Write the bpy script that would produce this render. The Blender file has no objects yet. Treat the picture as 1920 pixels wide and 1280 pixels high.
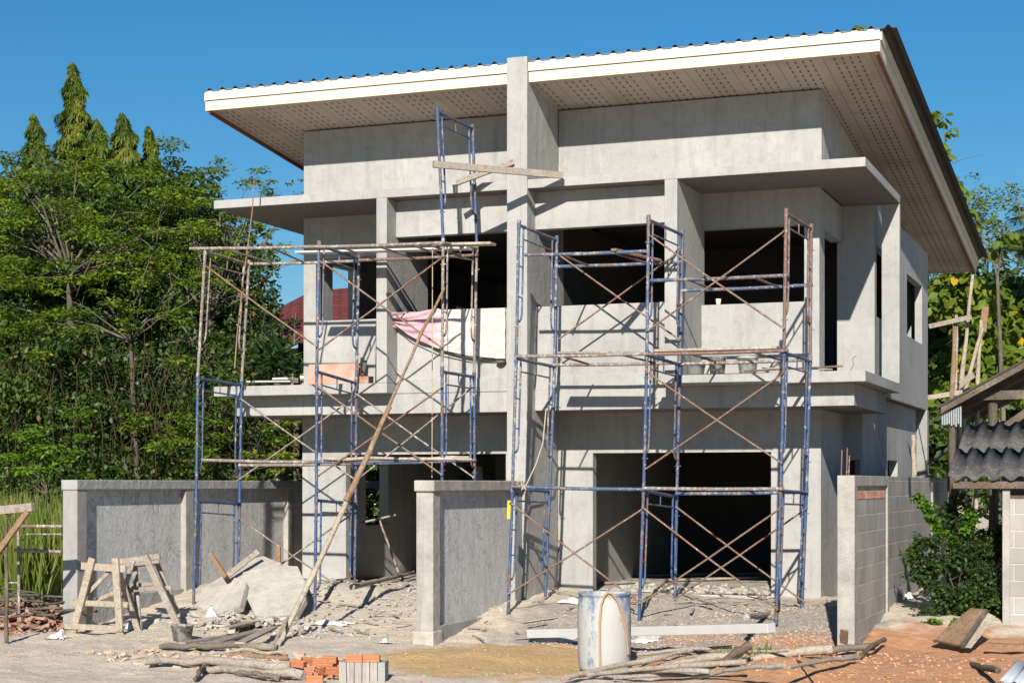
import bpy, bmesh, math, random
import numpy as np
from mathutils import Vector, Matrix
S = bpy.context.scene
R_ = math.radians
# ---------------------------------------------------------------- camera
TH = R_(20.75); CAM = Vector((8.21, -21.485, 1.7)); FPX = 3206.0; HY = 908.0
cd = bpy.data.cameras.new("camera"); cam = bpy.data.objects.new("camera", cd)
S.collection.objects.link(cam); cam.location = CAM; cam.rotation_euler = (R_(90), 0, TH)
cd.sensor_width = 36; cd.lens = FPX/1920*36; cd.shift_y = (HY-640)/1920; cd.clip_end = 2000; cd.clip_start = .1
S.camera = cam
# ---------------------------------------------------------------- light
SUN = Vector((0.233, -1.0, 0.543)).normalized()          # towards the sun
w = bpy.data.worlds.new("World"); S.world = w; w.use_nodes = True
nt = w.node_tree; nt.nodes.clear()
sky = nt.nodes.new("ShaderNodeTexSky"); sky.sky_type = 'NISHITA'; sky.sun_disc = False
sky.sun_elevation = math.asin(SUN.z); sky.sun_rotation = math.atan2(SUN.x, SUN.y)
sky.air_density = 1.4; sky.dust_density = 0; sky.ozone_density = 10; sky.altitude = 0
bg = nt.nodes.new("ShaderNodeBackground"); bg.inputs[1].default_value = .058
wo = nt.nodes.new("ShaderNodeOutputWorld")
hs = nt.nodes.new('ShaderNodeHueSaturation'); hs.inputs['Saturation'].default_value = 1.15; hs.inputs['Hue'].default_value = .495
nt.links.new(sky.outputs[0], hs.inputs['Color']); nt.links.new(hs.outputs[0], bg.inputs[0]); nt.links.new(bg.outputs[0], wo.inputs[0])
sl = bpy.data.lights.new("sun", 'SUN'); sl.energy = 5.0; sl.angle = R_(.55); sl.color = (1, .93, .82)
so = bpy.data.objects.new("sun", sl); S.collection.objects.link(so)
so.rotation_euler = (-SUN).to_track_quat('-Z', 'Y').to_euler()
S.view_settings.view_transform = 'Standard'; S.view_settings.look = 'None'
S.view_settings.exposure = 0.68; S.view_settings.gamma = 1
S.render.engine = 'CYCLES'; S.cycles.max_bounces = 6; S.cycles.transparent_max_bounces = 8
# ---------------------------------------------------------------- photogrammetry: photo pixel + known plane -> world point
VD = Vector((-math.sin(TH), math.cos(TH), 0)); RD = Vector((math.cos(TH), math.sin(TH), 0))
def ray(x, y): return VD + RD*((x-960)/FPX) + Vector((0, 0, (HY-y)/FPX))
def P(x, y, Y): r = ray(x, y); return CAM + r*((Y-CAM.y)/r.y)
def PX(x, y, X): r = ray(x, y); return CAM + r*((X-CAM.x)/r.x)
def PZ(x, y, Z): r = ray(x, y); return CAM + r*((Z-CAM.z)/r.z)
def PD(x, y, d): return CAM + ray(x, y)*d                 # at distance d along the view axis
# ---------------------------------------------------------------- tagging
def tag(o, label=None, cat=None, group=None, kind=None):
    if label: o['label'] = label
    if cat: o['category'] = cat
    if group: o['group'] = group
    if kind: o['kind'] = kind
    return o
def empty(name, loc, label, cat, group=None):
    o = bpy.data.objects.new(name, None); S.collection.objects.link(o); o.location = loc
    o.empty_display_size = .2
    return tag(o, label, cat, group)
# ---------------------------------------------------------------- materials
M = {}
def rgb(c): return (c[0], c[1], c[2], 1)
class N:
    def __init__(s, name):
        m = bpy.data.materials.new(name); m.use_nodes = True; s.m = m; s.t = m.node_tree
        s.b = s.t.nodes["Principled BSDF"]; M[name] = m
        s.tc = s.n("ShaderNodeTexCoord"); s.co = s.tc.outputs['Object']
    def n(s, k, **kw):
        x = s.t.nodes.new(k)
        for a, v in kw.items(): setattr(x, a, v)
        return x
    def l(s, a, b): s.t.links.new(a, b)
    def sc(s, v, co=None):
        x = s.n("ShaderNodeMapping"); x.inputs['Scale'].default_value = v; s.l(co or s.co, x.inputs[0]); return x.outputs[0]
    def noise(s, scale, det=4, rough=.6, co=None, dist=0):
        x = s.n("ShaderNodeTexNoise"); x.inputs['Scale'].default_value = scale; x.inputs['Detail'].default_value = det
        x.inputs['Roughness'].default_value = rough; x.inputs['Distortion'].default_value = dist
        s.l(co or s.co, x.inputs['Vector']); return x.outputs[0]
    def ramp(s, f, a, b, ca=(0,0,0), cb=(1,1,1)):
        x = s.n("ShaderNodeValToRGB"); e = x.color_ramp.elements
        e[0].position = a; e[0].color = rgb(ca); e[1].position = b; e[1].color = rgb(cb); s.l(f, x.inputs[0]); return x.outputs[0]
    def mix(s, f, a, b, mode='MIX'):
        x = s.n("ShaderNodeMix", data_type='RGBA', blend_type=mode)
        for i, v in ((0, f), (6, a), (7, b)):
            if isinstance(v, (int, float)): x.inputs[i].default_value = v
            elif isinstance(v, tuple): x.inputs[i].default_value = rgb(v)
            else: s.l(v, x.inputs[i])
        return x.outputs[2]
    def math(s, op, a, b=0.0, c=None):
        x = s.n("ShaderNodeMath", operation=op)
        for i, v in enumerate((a, b, c)):
            if v is None: continue
            if isinstance(v, (int, float)): x.inputs[i].default_value = v
            else: s.l(v, x.inputs[i])
        return x.outputs[0]
    def bump(s, h, dist=.01, st=1.0, nrm=None):
        x = s.n("ShaderNodeBump"); x.inputs['Distance'].default_value = dist; x.inputs['Strength'].default_value = st
        s.l(h, x.inputs['Height'])
        if nrm: s.l(nrm, x.inputs['Normal'])
        return x.outputs[0]
    def fin(s, col, rough=.9, nrm=None, spec=.3, metal=0):
        if isinstance(col, tuple): s.b.inputs['Base Color'].default_value = rgb(col)
        else: s.l(col, s.b.inputs['Base Color'])
        if isinstance(rough, (int, float)): s.b.inputs['Roughness'].default_value = rough
        else: s.l(rough, s.b.inputs['Roughness'])
        s.b.inputs['Specular IOR Level'].default_value = spec; s.b.inputs['Metallic'].default_value = metal
        if nrm: s.l(nrm, s.b.inputs['Normal'])
        return s.m
def cement(name, a, b, c, bump=.004, streak=.5, big=1.1):
    k = N(name)
    n1 = k.noise(big, 6, .62); n2 = k.noise(7, 5, .65); n3 = k.noise(60, 3, .6)
    st = k.noise(2.0, 5, .6, k.sc((3.2, 3.2, .35)))
    col = k.mix(k.ramp(n1, .36, .66), a, b)
    col = k.mix(k.math('MULTIPLY', k.ramp(n2, .5, .78), .5), col, c)
    col = k.mix(k.math('MULTIPLY', k.ramp(st, .52, .74), streak), col, c)
    stw = k.noise(3.0, 4, .6, k.sc((6, 6, .5)))
    col = k.mix(k.math('MULTIPLY', k.ramp(stw, .58, .75), .25), col, tuple(min(1, v*1.25) for v in a))
    col = k.mix(k.math('MULTIPLY', n3, .16), col, (.2, .2, .2))
    n6 = k.noise(1.3, 7, .75, k.sc((1, 1, .8)), 1.5); edge = k.math('SUBTRACT', k.ramp(n6, .50, .515), k.ramp(n6, .515, .53))
    col = k.mix(k.math('MULTIPLY', edge, .22), col, tuple(v*.6 for v in b))
    n7 = k.noise(4.5, 5, .7, k.sc((1, 1, .25))); col = k.mix(k.math('MULTIPLY', k.ramp(n7, .60, .68), .28), col, tuple(v*.72 for v in b))
    nm = k.bump(n2, bump*3, .6); nm = k.bump(n3, bump, .5, nm)
    return k.fin(col, .92, nm, .2)
cement('render', (.382, .378, .362), (.305, .304, .298), (.215, .216, .214), .006, .6, .75)
cement('render_dark', (.31, .305, .29), (.24, .238, .23), (.18, .18, .175), .006, .8)
cement('underside_concrete', (.20, .18, .165), (.155, .14, .13), (.11, .10, .095), .006, .3, .8)  # browner, darker tone for the downward faces of canopy and balcony band
cement('rough_cement', (.30, .305, .30), (.36, .362, .36), (.20, .205, .205), .02, .4, 2.2)
cement('pale_concrete', (.40, .38, .34), (.28, .265, .24), (.20, .19, .17), .012, .6, 2.5)
cement('rubble_concrete', (.46, .43, .38), (.37, .345, .30), (.28, .26, .225), .02, .3, 3)
cement('shade_painted_inside', (.07, .066, .062), (.05, .048, .046), (.035, .035, .035), .006, .4)  # bare inner concrete, its colour darkened to stand for the shade indoors
k = N('trowelled_cement')                                   # rough trowel-pressed plaster of the boundary walls
n1 = k.noise(1.6, 5, .6); n2 = k.noise(9, 6, .7, None, 1.2); n3 = k.noise(3.2, 6, .6, k.sc((1, 1, .6)), 2.5)
rd = k.ramp(n3, .47, .50); rd2 = k.ramp(n3, .50, .53)
rid = k.math('SUBTRACT', rd, rd2)
col = k.mix(n1, (.46, .465, .465), (.55, .552, .545)); col = k.mix(k.math('MULTIPLY', k.ramp(n2, .5, .75), .6), col, (.34, .345, .35))
st = k.noise(2.0, 5, .6, k.sc((3.2, 3.2, .35))); col = k.mix(k.math('MULTIPLY', k.ramp(st, .5, .72), .4), col, (.31, .315, .32))
nm = k.bump(n2, .012, 1); nm = k.bump(rid, .012, .8, nm); k.fin(col, .95, nm, .15)
k = N('fascia'); n1 = k.noise(3, 4); k.fin(k.mix(n1, (.60, .55, .445), (.56, .51, .41)), .5, None, .4)
k = N('trim_wood'); n1 = k.noise(6, 4, .6, k.sc((1, 1, 8))); k.fin(k.mix(n1, (.22, .09, .05), (.13, .06, .04)), .8)
# perforated soffit board: pairs of short slots
k = N('soffit')
sep = k.n("ShaderNodeSeparateXYZ"); k.l(k.co, sep.inputs[0]); X, Y = sep.outputs[0], sep.outputs[1]
row = k.math('FLOOR', k.math('DIVIDE', Y, .12)); off = k.math('MULTIPLY', k.math('MODULO', k.math('ABSOLUTE', row), 2.0), .0)
fx = k.math('FRACT', k.math('DIVIDE', X, .10)); fy = k.math('FRACT', k.math('DIVIDE', Y, .17))
inx = k.math('LESS_THAN', k.math('ABSOLUTE', k.math('SUBTRACT', fx, .5)), .12)
iny = k.math('MULTIPLY', k.math('GREATER_THAN', fy, .27), k.math('LESS_THAN', fy, .77))
gap = k.math('GREATER_THAN', k.math('ABSOLUTE', k.math('SUBTRACT', fy, .52)), .05)
pan = k.math('FRACT', k.math('DIVIDE', X, .60)); ok = k.math('LESS_THAN', k.math('ABSOLUTE', k.math('SUBTRACT', pan, .5)), .40)
slot = k.math('MULTIPLY', k.math('MULTIPLY', inx, iny), k.math('MULTIPLY', gap, ok))
n1 = k.noise(1.4, 5); base = k.mix(n1, (.50, .42, .35), (.41, .345, .285))
seam = k.math('LESS_THAN', k.math('ABSOLUTE', k.math('SUBTRACT', pan, .02)), .012)
seam2 = k.math('LESS_THAN', k.math('FRACT', k.math('DIVIDE', Y, 1.2)), .012); base = k.mix(k.math('MULTIPLY', k.math('MAXIMUM', seam, seam2), .5), base, (.12, .09, .07)); nst = k.noise(.7, 4); base = k.mix(k.math('MULTIPLY', k.ramp(nst, .5, .65), .35), base, (.24, .19, .16))
k.fin(k.mix(slot, base, (.03, .02, .016)), .85)
def metal_pipe(name, base, chip, rust, c0=.56, c1=.62, r0=.6, r1=.68, rough=.55):
    k = N(name); n1 = k.noise(26, 4, .7, k.sc((1, 1, .6))); n2 = k.noise(3.2, 4, .6); n3 = k.noise(45, 3)
    n4 = k.noise(2.0, 2, .5)
    col = k.mix(n4, base, tuple(v*.7 for v in base))
    col = k.mix(k.ramp(k.math('ADD', n1, k.math('MULTIPLY', k.math('SUBTRACT', n2, .5), .5)), c0, c1), col, chip)
    col = k.mix(k.ramp(k.math('ADD', n2, k.math('MULTIPLY', k.math('SUBTRACT', n3, .5), .6)), r0, r1), col, rust)
    k.fin(col, rough, k.bump(n1, .003), .4)
metal_pipe('blue_pipe', (.045, .085, .19), (.30, .33, .37), (.13, .08, .06), .56, .66, .54, .64)
metal_pipe('blue_white_pipe', (.07, .105, .185), (.38, .385, .39), (.15, .095, .07), .53, .64, .53, .63)
metal_pipe('rust_pipe', (.19, .125, .10), (.26, .28, .33), (.12, .06, .045), .56, .62, .5, .62, .75)
metal_pipe('brace_pipe', (.20, .14, .105), (.34, .29, .25), (.16, .075, .045), .55, .62, .48, .6, .7)
metal_pipe('pale_pipe', (.22, .19, .165), (.42, .40, .37), (.17, .105, .08), .50, .60, .50, .62, .75)
def wood(name, a, b, c):
    k = N(name); g = k.noise(5, 5, .65, k.sc((9, 9, 9))); n2 = k.noise(2.5, 5, .6); n3 = k.noise(40, 4, .7)
    col = k.mix(g, a, b); col = k.mix(k.ramp(n2, .5, .68), col, c); col = k.mix(k.math('MULTIPLY', k.ramp(n3, .48, .62), .6), col, tuple(v*.42 for v in a)); n4 = k.noise(11, 4, .6); col = k.mix(k.math('MULTIPLY', k.ramp(n4, .55, .66), .5), col, tuple(v*.5 for v in b))
    k.fin(col, .9, k.bump(n3, .006, 1, k.bump(g, .01)), .15)
wood('pale_wood', (.42, .355, .28), (.33, .275, .21), (.48, .43, .36))
wood('dusty_wood', (.35, .305, .255), (.26, .22, .18), (.41, .375, .33))
wood('brown_wood', (.30, .195, .125), (.21, .135, .085), (.36, .28, .2))
wood('dark_wood', (.10, .075, .06), (.16, .12, .09), (.22, .18, .14))
wood('bark', (.13, .11, .085), (.085, .07, .055), (.20, .18, .15))
wood('weathered_wood', (.20, .17, .135), (.13, .105, .08), (.30, .27, .225))
wood('pale_bark', (.17, .15, .125), (.11, .095, .08), (.24, .22, .19))
k = N('corrugated_grey'); n1 = k.noise(3, 6, .7); n2 = k.noise(30, 4); col = k.mix(k.ramp(n1, .4, .65), (.05, .047, .046), (.11, .105, .10))
k.fin(k.mix(k.ramp(n2, .6, .7), col, (.26, .26, .25)), .9, k.bump(n2, .004))
k = N('corrugated_dark'); n1 = k.noise(4, 5); k.fin(k.mix(n1, (.035, .032, .031), (.07, .064, .06)), .8)
k = N('zinc'); n1 = k.noise(5, 5, .6); k.fin(k.mix(n1, (.30, .33, .36), (.20, .22, .25)), .5, k.bump(n1, .004), .5)
k = N('pvc_grey'); n1 = k.noise(4, 5); k.fin(k.mix(n1, (.50, .50, .49), (.38, .38, .37)), .6)
k = N('clay'); n1 = k.noise(8, 5); n2 = k.noise(2, 4); k.fin(k.mix(k.ramp(n2, .5, .7), k.mix(n1, (.56, .22, .10), (.46, .16, .07)), (.55, .33, .22)), .9, k.bump(n1, .004))
k = N('clay_hole'); k.fin((.09, .03, .02), .95)
k = N('dusty_clay'); n1 = k.noise(6, 6, .7); k.fin(k.mix(k.ramp(n1, .4, .65), (.27, .115, .07), (.38, .29, .23)), .95, k.bump(n1, .01))
k = N('orange_clod'); n1 = k.noise(6, 4); k.fin(k.mix(n1, (.57, .32, .19), (.47, .25, .14)), .95)
k = N('grey_block'); n1 = k.noise(9, 5, .6, k.sc((6, 6, .6))); k.fin(k.mix(k.ramp(n1, .35, .65), (.36, .33, .30), (.24, .22, .20)), .95, k.bump(n1, .006))
k = N('paper_sack'); n1 = k.noise(9, 5); k.fin(k.mix(n1, (.62, .60, .57), (.5, .48, .45)), .8, k.bump(n1, .02))
k = N('white_plastic'); n1 = k.noise(14, 5, .7); k.fin(k.mix(k.ramp(n1, .5, .62), (.60, .60, .58), (.35, .35, .34)), .55)
k = N('mortar_bucket'); n1 = k.noise(12, 5, .7); k.fin(k.mix(k.ramp(n1, .42, .6), (.12, .12, .12), (.42, .41, .39)), .8)
k = N('black_plastic'); k.fin((.015, .015, .017), .55)
k = N('yellow_tape'); k.fin((.75, .55, .03), .5)
k = N('red_plastic'); k.fin((.32, .05, .05), .6)
k = N('cream_paint'); k.fin((.72, .64, .5), .85)
k = N('rope'); n1 = k.noise(50, 3); k.fin(k.mix(n1, (.50, .44, .33), (.3, .25, .18)), .95)
k = N('brown_hose'); k.fin((.36, .23, .14), .6)
k = N('drum_plastic'); n1 = k.noise(2.2, 6, .7, k.sc((2.2, 2.2, .7))); n2 = k.noise(22, 5, .7)
n3 = k.noise(6, 5, .7, k.sc((3, 3, .5)))
f = k.math('ADD', n1, k.math('MULTIPLY', k.math('SUBTRACT', n2, .5), .35))
sp = k.n("ShaderNodeSeparateXYZ"); k.l(k.co, sp.inputs[0])
f = k.math('ADD', f, k.math('MULTIPLY', k.math('SUBTRACT', .55, sp.outputs[2]), .15))
col = k.mix(k.ramp(f, .36, .52), (.10, .15, .24), (.38, .375, .36)); col = k.mix(k.math('MULTIPLY', k.ramp(n3, .55, .7), .4), col, (.30, .29, .27))
k.fin(col, .7, k.bump(n2, .004))
# brick-like block material
def blocks(name, face, mort, bw, bh, axis, vert=False):
    k = N(name); sep = k.n("ShaderNodeSeparateXYZ"); k.l(k.co, sep.inputs[0]); cb = k.n("ShaderNodeCombineXYZ")
    k.l(sep.outputs[axis], cb.inputs[0]); k.l(sep.outputs[2], cb.inputs[1])
    nz = k.noise(5, 3); wv = k.n("ShaderNodeVectorMath", operation='ADD'); k.l(cb.outputs[0], wv.inputs[0])
    mm = k.n("ShaderNodeVectorMath", operation='SCALE'); mm.inputs[3].default_value = .012; k.l(nz, mm.inputs[0]); k.l(mm.outputs[0], wv.inputs[1])
    br = k.n("ShaderNodeTexBrick"); k.l(wv.outputs[0], br.inputs[0]); br.inputs['Scale'].default_value = 1
    br.inputs['Brick Width'].default_value = bw; br.inputs['Row Height'].default_value = bh; br.inputs['Mortar Size'].default_value = .011
    br.inputs['Mortar Smooth'].default_value = .3; br.inputs['Bias'].default_value = 0; br.offset = .5
    br.inputs['Color1'].default_value = rgb(face); br.inputs['Color2'].default_value = rgb(tuple(v*.8 for v in face)); br.inputs['Mortar'].default_value = rgb(mort)
    n1 = k.noise(3, 6, .65, k.sc((2, 2, .5))); n2 = k.noise(40, 4, .7); n5 = k.noise(1.4, 4)
    col = k.mix(k.math('MULTIPLY', k.ramp(n1, .5, .7), .5), br.outputs[0], (.48, .465, .435))
    col = k.mix(k.math('MULTIPLY', k.ramp(n5, .42, .65), .55), col, tuple(v*.66 for v in face))
    col = k.mix(k.math('MULTIPLY', n2, .25), col, tuple(v*.5 for v in face))
    inv = k.math('SUBTRACT', 1, br.outputs['Fac'])
    nm = k.bump(inv, .012, .8); nm = k.bump(n2, .005, .8, nm); k.fin(col, .95, nm, .15)
blocks('block_side', (.37, .355, .33), (.50, .485, .455), .39, .195, 1)
blocks('block_front', (.37, .355, .33), (.50, .485, .455), .39, .195, 0)
k = N('roof_tiles'); br = k.n("ShaderNodeTexBrick"); k.l(k.co, br.inputs[0]); br.inputs['Scale'].default_value = 1; br.inputs['Brick Width'].default_value = .3; br.inputs['Row Height'].default_value = .3
br.inputs['Color1'].default_value = (.15, .032, .025, 1); br.inputs['Color2'].default_value = (.10, .025, .02, 1); br.inputs['Mortar'].default_value = (.04, .01, .01, 1); k.fin(br.outputs[0], .8)
# foliage
def leafmat(name, a, b, c, dead=None, trans=.35, rough=.55):
    k = N(name); gi = k.n("ShaderNodeNewGeometry"); r = gi.outputs['Random Per Island']
    col = k.mix(r, a, b); n1 = k.noise(.9, 3, .5); col = k.mix(k.ramp(n1, .42, .62), col, c)
    if dead: col = k.mix(k.math('GREATER_THAN', r, .97), col, dead)
    k.l(col, k.b.inputs['Base Color']); k.b.inputs['Roughness'].default_value = rough; k.b.inputs['Specular IOR Level'].default_value = .35
    tr = k.n("ShaderNodeBsdfTranslucent"); k.l(k.mix(.35, col, (.32, .42, .03)), tr.inputs[0])
    mx = k.n("ShaderNodeMixShader"); mx.inputs[0].default_value = trans
    k.l(k.b.outputs[0], mx.inputs[1]); k.l(tr.outputs[0], mx.inputs[2]); k.l(mx.outputs[0], k.t.nodes['Material Output'].inputs[0])
leafmat('leaf_feather', (.11, .185, .010), (.032, .068, .006), (.16, .215, .012), (.24, .20, .04), .3)
leafmat('leaf_bright', (.08, .19, .012), (.05, .13, .01), (.12, .22, .014), None)
leafmat('leaf_mast', (.065, .115, .010), (.02, .045, .006), (.12, .15, .012), (.20, .14, .03), .3)
leafmat('leaf_vine', (.03, .065, .009), (.011, .027, .005), (.06, .10, .012), (.15, .10, .045), .15)
leafmat('leaf_big', (.12, .19, .018), (.06, .11, .012), (.16, .20, .016), (.5, .33, .02), .4)
leafmat('leaf_shrub', (.035, .07, .013), (.018, .042, .009), (.07, .12, .016), (.10, .14, .03), .25)
leafmat('leaf_pale', (.17, .22, .07), (.11, .16, .05), (.08, .13, .03), (.2, .2, .1), .35)
leafmat('leaf_dark', (.02, .05, .01), (.03, .07, .014), (.04, .09, .014), None, .15, .35)
leafmat('reed', (.15, .20, .03), (.09, .15, .02), (.20, .22, .05), (.42, .33, .16), .35)
leafmat('dry_vine', (.10, .065, .038), (.07, .045, .028), (.05, .04, .025), None, .1, .9)
leafmat('debris_bits', (.46, .40, .33), (.34, .28, .22), (.42, .30, .20), (.42, .16, .08), .0, .9)
leafmat('gravel_bits', (.34, .31, .275), (.20, .185, .17), (.42, .33, .26), None, .0, .9)
# ground: sand, dust, yellow sand heap, orange laterite
k = N('soil'); sp = k.n("ShaderNodeSeparateXYZ"); k.l(k.co, sp.inputs[0]); X, Y = sp.outputs[0], sp.outputs[1]
n0 = k.noise(.9, 6, .65); n1 = k.noise(4, 6, .7); n2 = k.noise(30, 5, .7); n3 = k.noise(90, 3, .6)
def blob(cx, cy, rx, ry, s=1.0):
    a = k.math('POWER', k.math('DIVIDE', k.math('SUBTRACT', X, cx), rx), 2.0); b = k.math('POWER', k.math('DIVIDE', k.math('SUBTRACT', Y, cy), ry), 2.0)
    d = k.math('SUBTRACT', 1.0, k.math('ADD', a, b)); d = k.math('ADD', d, k.math('MULTIPLY', k.math('SUBTRACT', n0, .5), 1.6)); d = k.math('ADD', d, k.math('MULTIPLY', k.math('SUBTRACT', n1, .5), .8))
    return k.ramp(d, -.05, .35)
dust = k.mix(k.ramp(n1, .35, .7), (.63, .54, .44), (.53, .45, .36)); dust = k.mix(k.math('MULTIPLY', k.ramp(n2, .5, .7), .35), dust, (.31, .26, .205))
grey = k.mix(n2, (.44, .395, .34), (.28, .25, .215))
col = k.mix(blob(3.0, -1.5, 2.6, 2.3), dust, grey)
col = k.mix(blob(-2.6, .3, 2.4, 2.2), col, (.50, .445, .375))
sand = k.mix(n2, (.58, .39, .20), (.48, .315, .155)); col = k.mix(blob(1.75, -4.25, 1.6, 1.8), col, sand)
lat = k.mix(k.ramp(n1, .35, .65), (.58, .305, .165), (.47, .23, .12)); lat = k.mix(k.math('MULTIPLY', n2, .4), lat, (.42, .27, .17))
col = k.mix(blob(6.2, -4.0, 3.2, 3.0), col, lat); col = k.mix(k.math('MULTIPLY', blob(3.6, -2.0, 1.1, .5), .5), col, lat)
far = k.ramp(k.math('ADD', k.math('MULTIPLY', Y, .1), n0), 1.2, 1.7); col = k.mix(far, col, (.09, .085, .035))
nm = k.bump(n1, .06, .9); nm = k.bump(n2, .02, 1, nm); nm = k.bump(n3, .006, 1, nm); k.fin(col, .95, nm, .15)
# ---------------------------------------------------------------- mesh helpers
class MB:
    def __init__(s): s.v = []; s.f = []; s.sm = []
    def add(s, vs, fs, smooth=False):
        b = len(s.v); s.v += [tuple(v) for v in vs]; s.f += [tuple(i+b for i in f) for f in fs]; s.sm += [smooth]*len(fs); return s
    def box(s, x0, x1, y0, y1, z0, z1):
        return s.add([(x0,y0,z0),(x1,y0,z0),(x1,y1,z0),(x0,y1,z0),(x0,y0,z1),(x1,y0,z1),(x1,y1,z1),(x0,y1,z1)],
                     [(0,3,2,1),(4,5,6,7),(0,1,5,4),(1,2,6,5),(2,3,7,6),(3,0,4,7)])
    def bar(s, p, q, w_, t, up=(0,0,1), taper=1.0):       # board from p to q, w_ across, t thick along up
        p, q = Vector(p), Vector(q); d = (q-p).normalized(); up = Vector(up)
        side = d.cross(up)
        if side.length < 1e-4: side = d.cross(Vector((0,1,0)))
        side.normalize(); n = side.cross(d).normalized(); vs = []
        for c, m in ((p, 1), (q, taper)):
            for a, b in ((-1,-1),(1,-1),(1,1),(-1,1)): vs.append(c + side*(a*w_/2*m) + n*(b*t/2*m))
        return s.add(vs, [(0,1,2,3),(7,6,5,4),(0,4,5,1),(1,5,6,2),(2,6,7,3),(3,7,4,0)])
    def tube(s, pts, r, seg=8, cap=True):
        pts = [Vector(p) for p in pts]; n = len(pts); rs = r if isinstance(r, (list, tuple)) else [r]*n; vs = []; fs = []
        prev = None
        for i, p in enumerate(pts):
            d = (pts[min(i+1, n-1)] - pts[max(i-1, 0)]).normalized()
            a = d.cross(Vector((0,0,1))) if abs(d.z) < .95 else d.cross(Vector((0,1,0)))
            if prev is not None:
                a2 = prev - d*prev.dot(d)
                if a2.length > 1e-3: a = a2
            a.normalize(); prev = a; b = d.cross(a)
            for j in range(seg):
                t = 2*math.pi*j/seg; vs.append(p + a*math.cos(t)*rs[i] + b*math.sin(t)*rs[i])
        for i in range(n-1):
            for j in range(seg):
                k2 = (j+1) % seg; fs.append((i*seg+j, i*seg+k2, (i+1)*seg+k2, (i+1)*seg+j))
        s.add(vs, fs, True)
        if cap: s.add([vs[j] for j in range(seg)], [tuple(range(seg))[::-1]]); s.add(vs[-seg:], [tuple(range(seg))])
        return s
    def lathe(s, c, prof, seg=28, cap=True):
        c = Vector(c); vs = []; fs = []
        for r, z in prof:
            for j in range(seg): t = 2*math.pi*j/seg; vs.append(c + Vector((r*math.cos(t), r*math.sin(t), z)))
        for i in range(len(prof)-1):
            for j in range(seg): k2 = (j+1) % seg; fs.append((i*seg+j, i*seg+k2, (i+1)*seg+k2, (i+1)*seg+j))
        s.add(vs, fs, True)
        if cap: s.add(vs[:seg], [tuple(range(seg))[::-1]])
        return s
    def build(s, name, m, parent=None, bevel=0, loc=None, weld=False):
        me = bpy.data.meshes.new(name); vs = s.v
        if loc is not None: L = Vector(loc); vs = [tuple(Vector(v)-L) for v in vs]
        me.from_pydata(vs, [], s.f); me.polygons.foreach_set('use_smooth', s.sm); me.update()
        me.materials.append(M[m]); o = bpy.data.objects.new(name, me); S.collection.objects.link(o)
        if loc is not None and parent is None: o.location = loc
        if parent is not None: o.parent = parent; o.matrix_parent_inverse = Matrix.Translation(-parent_world(parent))
        if bevel:
            b = o.modifiers.new('bevel', 'BEVEL'); b.width = bevel; b.segments = 2; b.limit_method = 'ANGLE'; b.angle_limit = R_(40)
        return o
def parent_world(o):
    if o.parent is None: return o.location.copy()
    return parent_world(o.parent) + o.matrix_parent_inverse.translation + o.location
def csg(adds, holes=()):
    """union of boxes minus boxes, boundary faces only (x0,x1,y0,y1,z0,z1)"""
    A = list(adds); H = list(holes); ax = []
    for i in range(3):
        ax.append(sorted({round(b[2*i+j], 4) for b in A+H for j in (0, 1)}))
    def inside(b, c): return all(b[2*i]-1e-6 < c[i] < b[2*i+1]+1e-6 for i in range(3))
    nx, ny, nz = (len(a)-1 for a in ax); g = np.zeros((nx+2, ny+2, nz+2), bool)
    for i in range(nx):
        for j in range(ny):
            for l in range(nz):
                c = ((ax[0][i]+ax[0][i+1])/2, (ax[1][j]+ax[1][j+1])/2, (ax[2][l]+ax[2][l+1])/2)
                g[i+1, j+1, l+1] = any(inside(b, c) for b in A) and not any(inside(b, c) for b in H)
    bm = bmesh.new(); vm = {}
    def v(i, j, l):
        if (i, j, l) not in vm: vm[(i, j, l)] = bm.verts.new((ax[0][i], ax[1][j], ax[2][l]))
        return vm[(i, j, l)]
    for i in range(nx):
        for j in range(ny):
            for l in range(nz):
                if not g[i+1, j+1, l+1]: continue
                if not g[i, j+1, l+1]: bm.faces.new((v(i,j,l), v(i,j,l+1), v(i,j+1,l+1), v(i,j+1,l)))
                if not g[i+2, j+1, l+1]: bm.faces.new((v(i+1,j,l), v(i+1,j+1,l), v(i+1,j+1,l+1), v(i+1,j,l+1)))
                if not g[i+1, j, l+1]: bm.faces.new((v(i,j,l), v(i+1,j,l), v(i+1,j,l+1), v(i,j,l+1)))
                if not g[i+1, j+2, l+1]: bm.faces.new((v(i,j+1,l), v(i,j+1,l+1), v(i+1,j+1,l+1), v(i+1,j+1,l)))
                if not g[i+1, j+1, l]: bm.faces.new((v(i,j,l), v(i,j+1,l), v(i+1,j+1,l), v(i+1,j,l)))
                if not g[i+1, j+1, l+2]: bm.faces.new((v(i,j,l+1), v(i+1,j,l+1), v(i+1,j+1,l+1), v(i,j+1,l+1)))
    bmesh.ops.dissolve_limit(bm, angle_limit=.01, verts=bm.verts, edges=bm.edges)
    return bm
def cbuild(name, adds, holes, m, parent, bevel=.008, under=None):
    bm = csg(adds, holes); me = bpy.data.meshes.new(name); bm.to_mesh(me); bm.free(); me.materials.append(M[m])
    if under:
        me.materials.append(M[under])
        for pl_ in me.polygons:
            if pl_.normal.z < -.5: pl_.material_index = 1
    o = bpy.data.objects.new(name, me); S.collection.objects.link(o)
    if parent is not None: o.parent = parent; o.matrix_parent_inverse = Matrix.Translation(-parent_world(parent))
    if bevel:
        b = o.modifiers.new('bevel', 'BEVEL'); b.width = bevel; b.segments = 2; b.limit_method = 'ANGLE'; b.angle_limit = R_(40)
    return o
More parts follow.
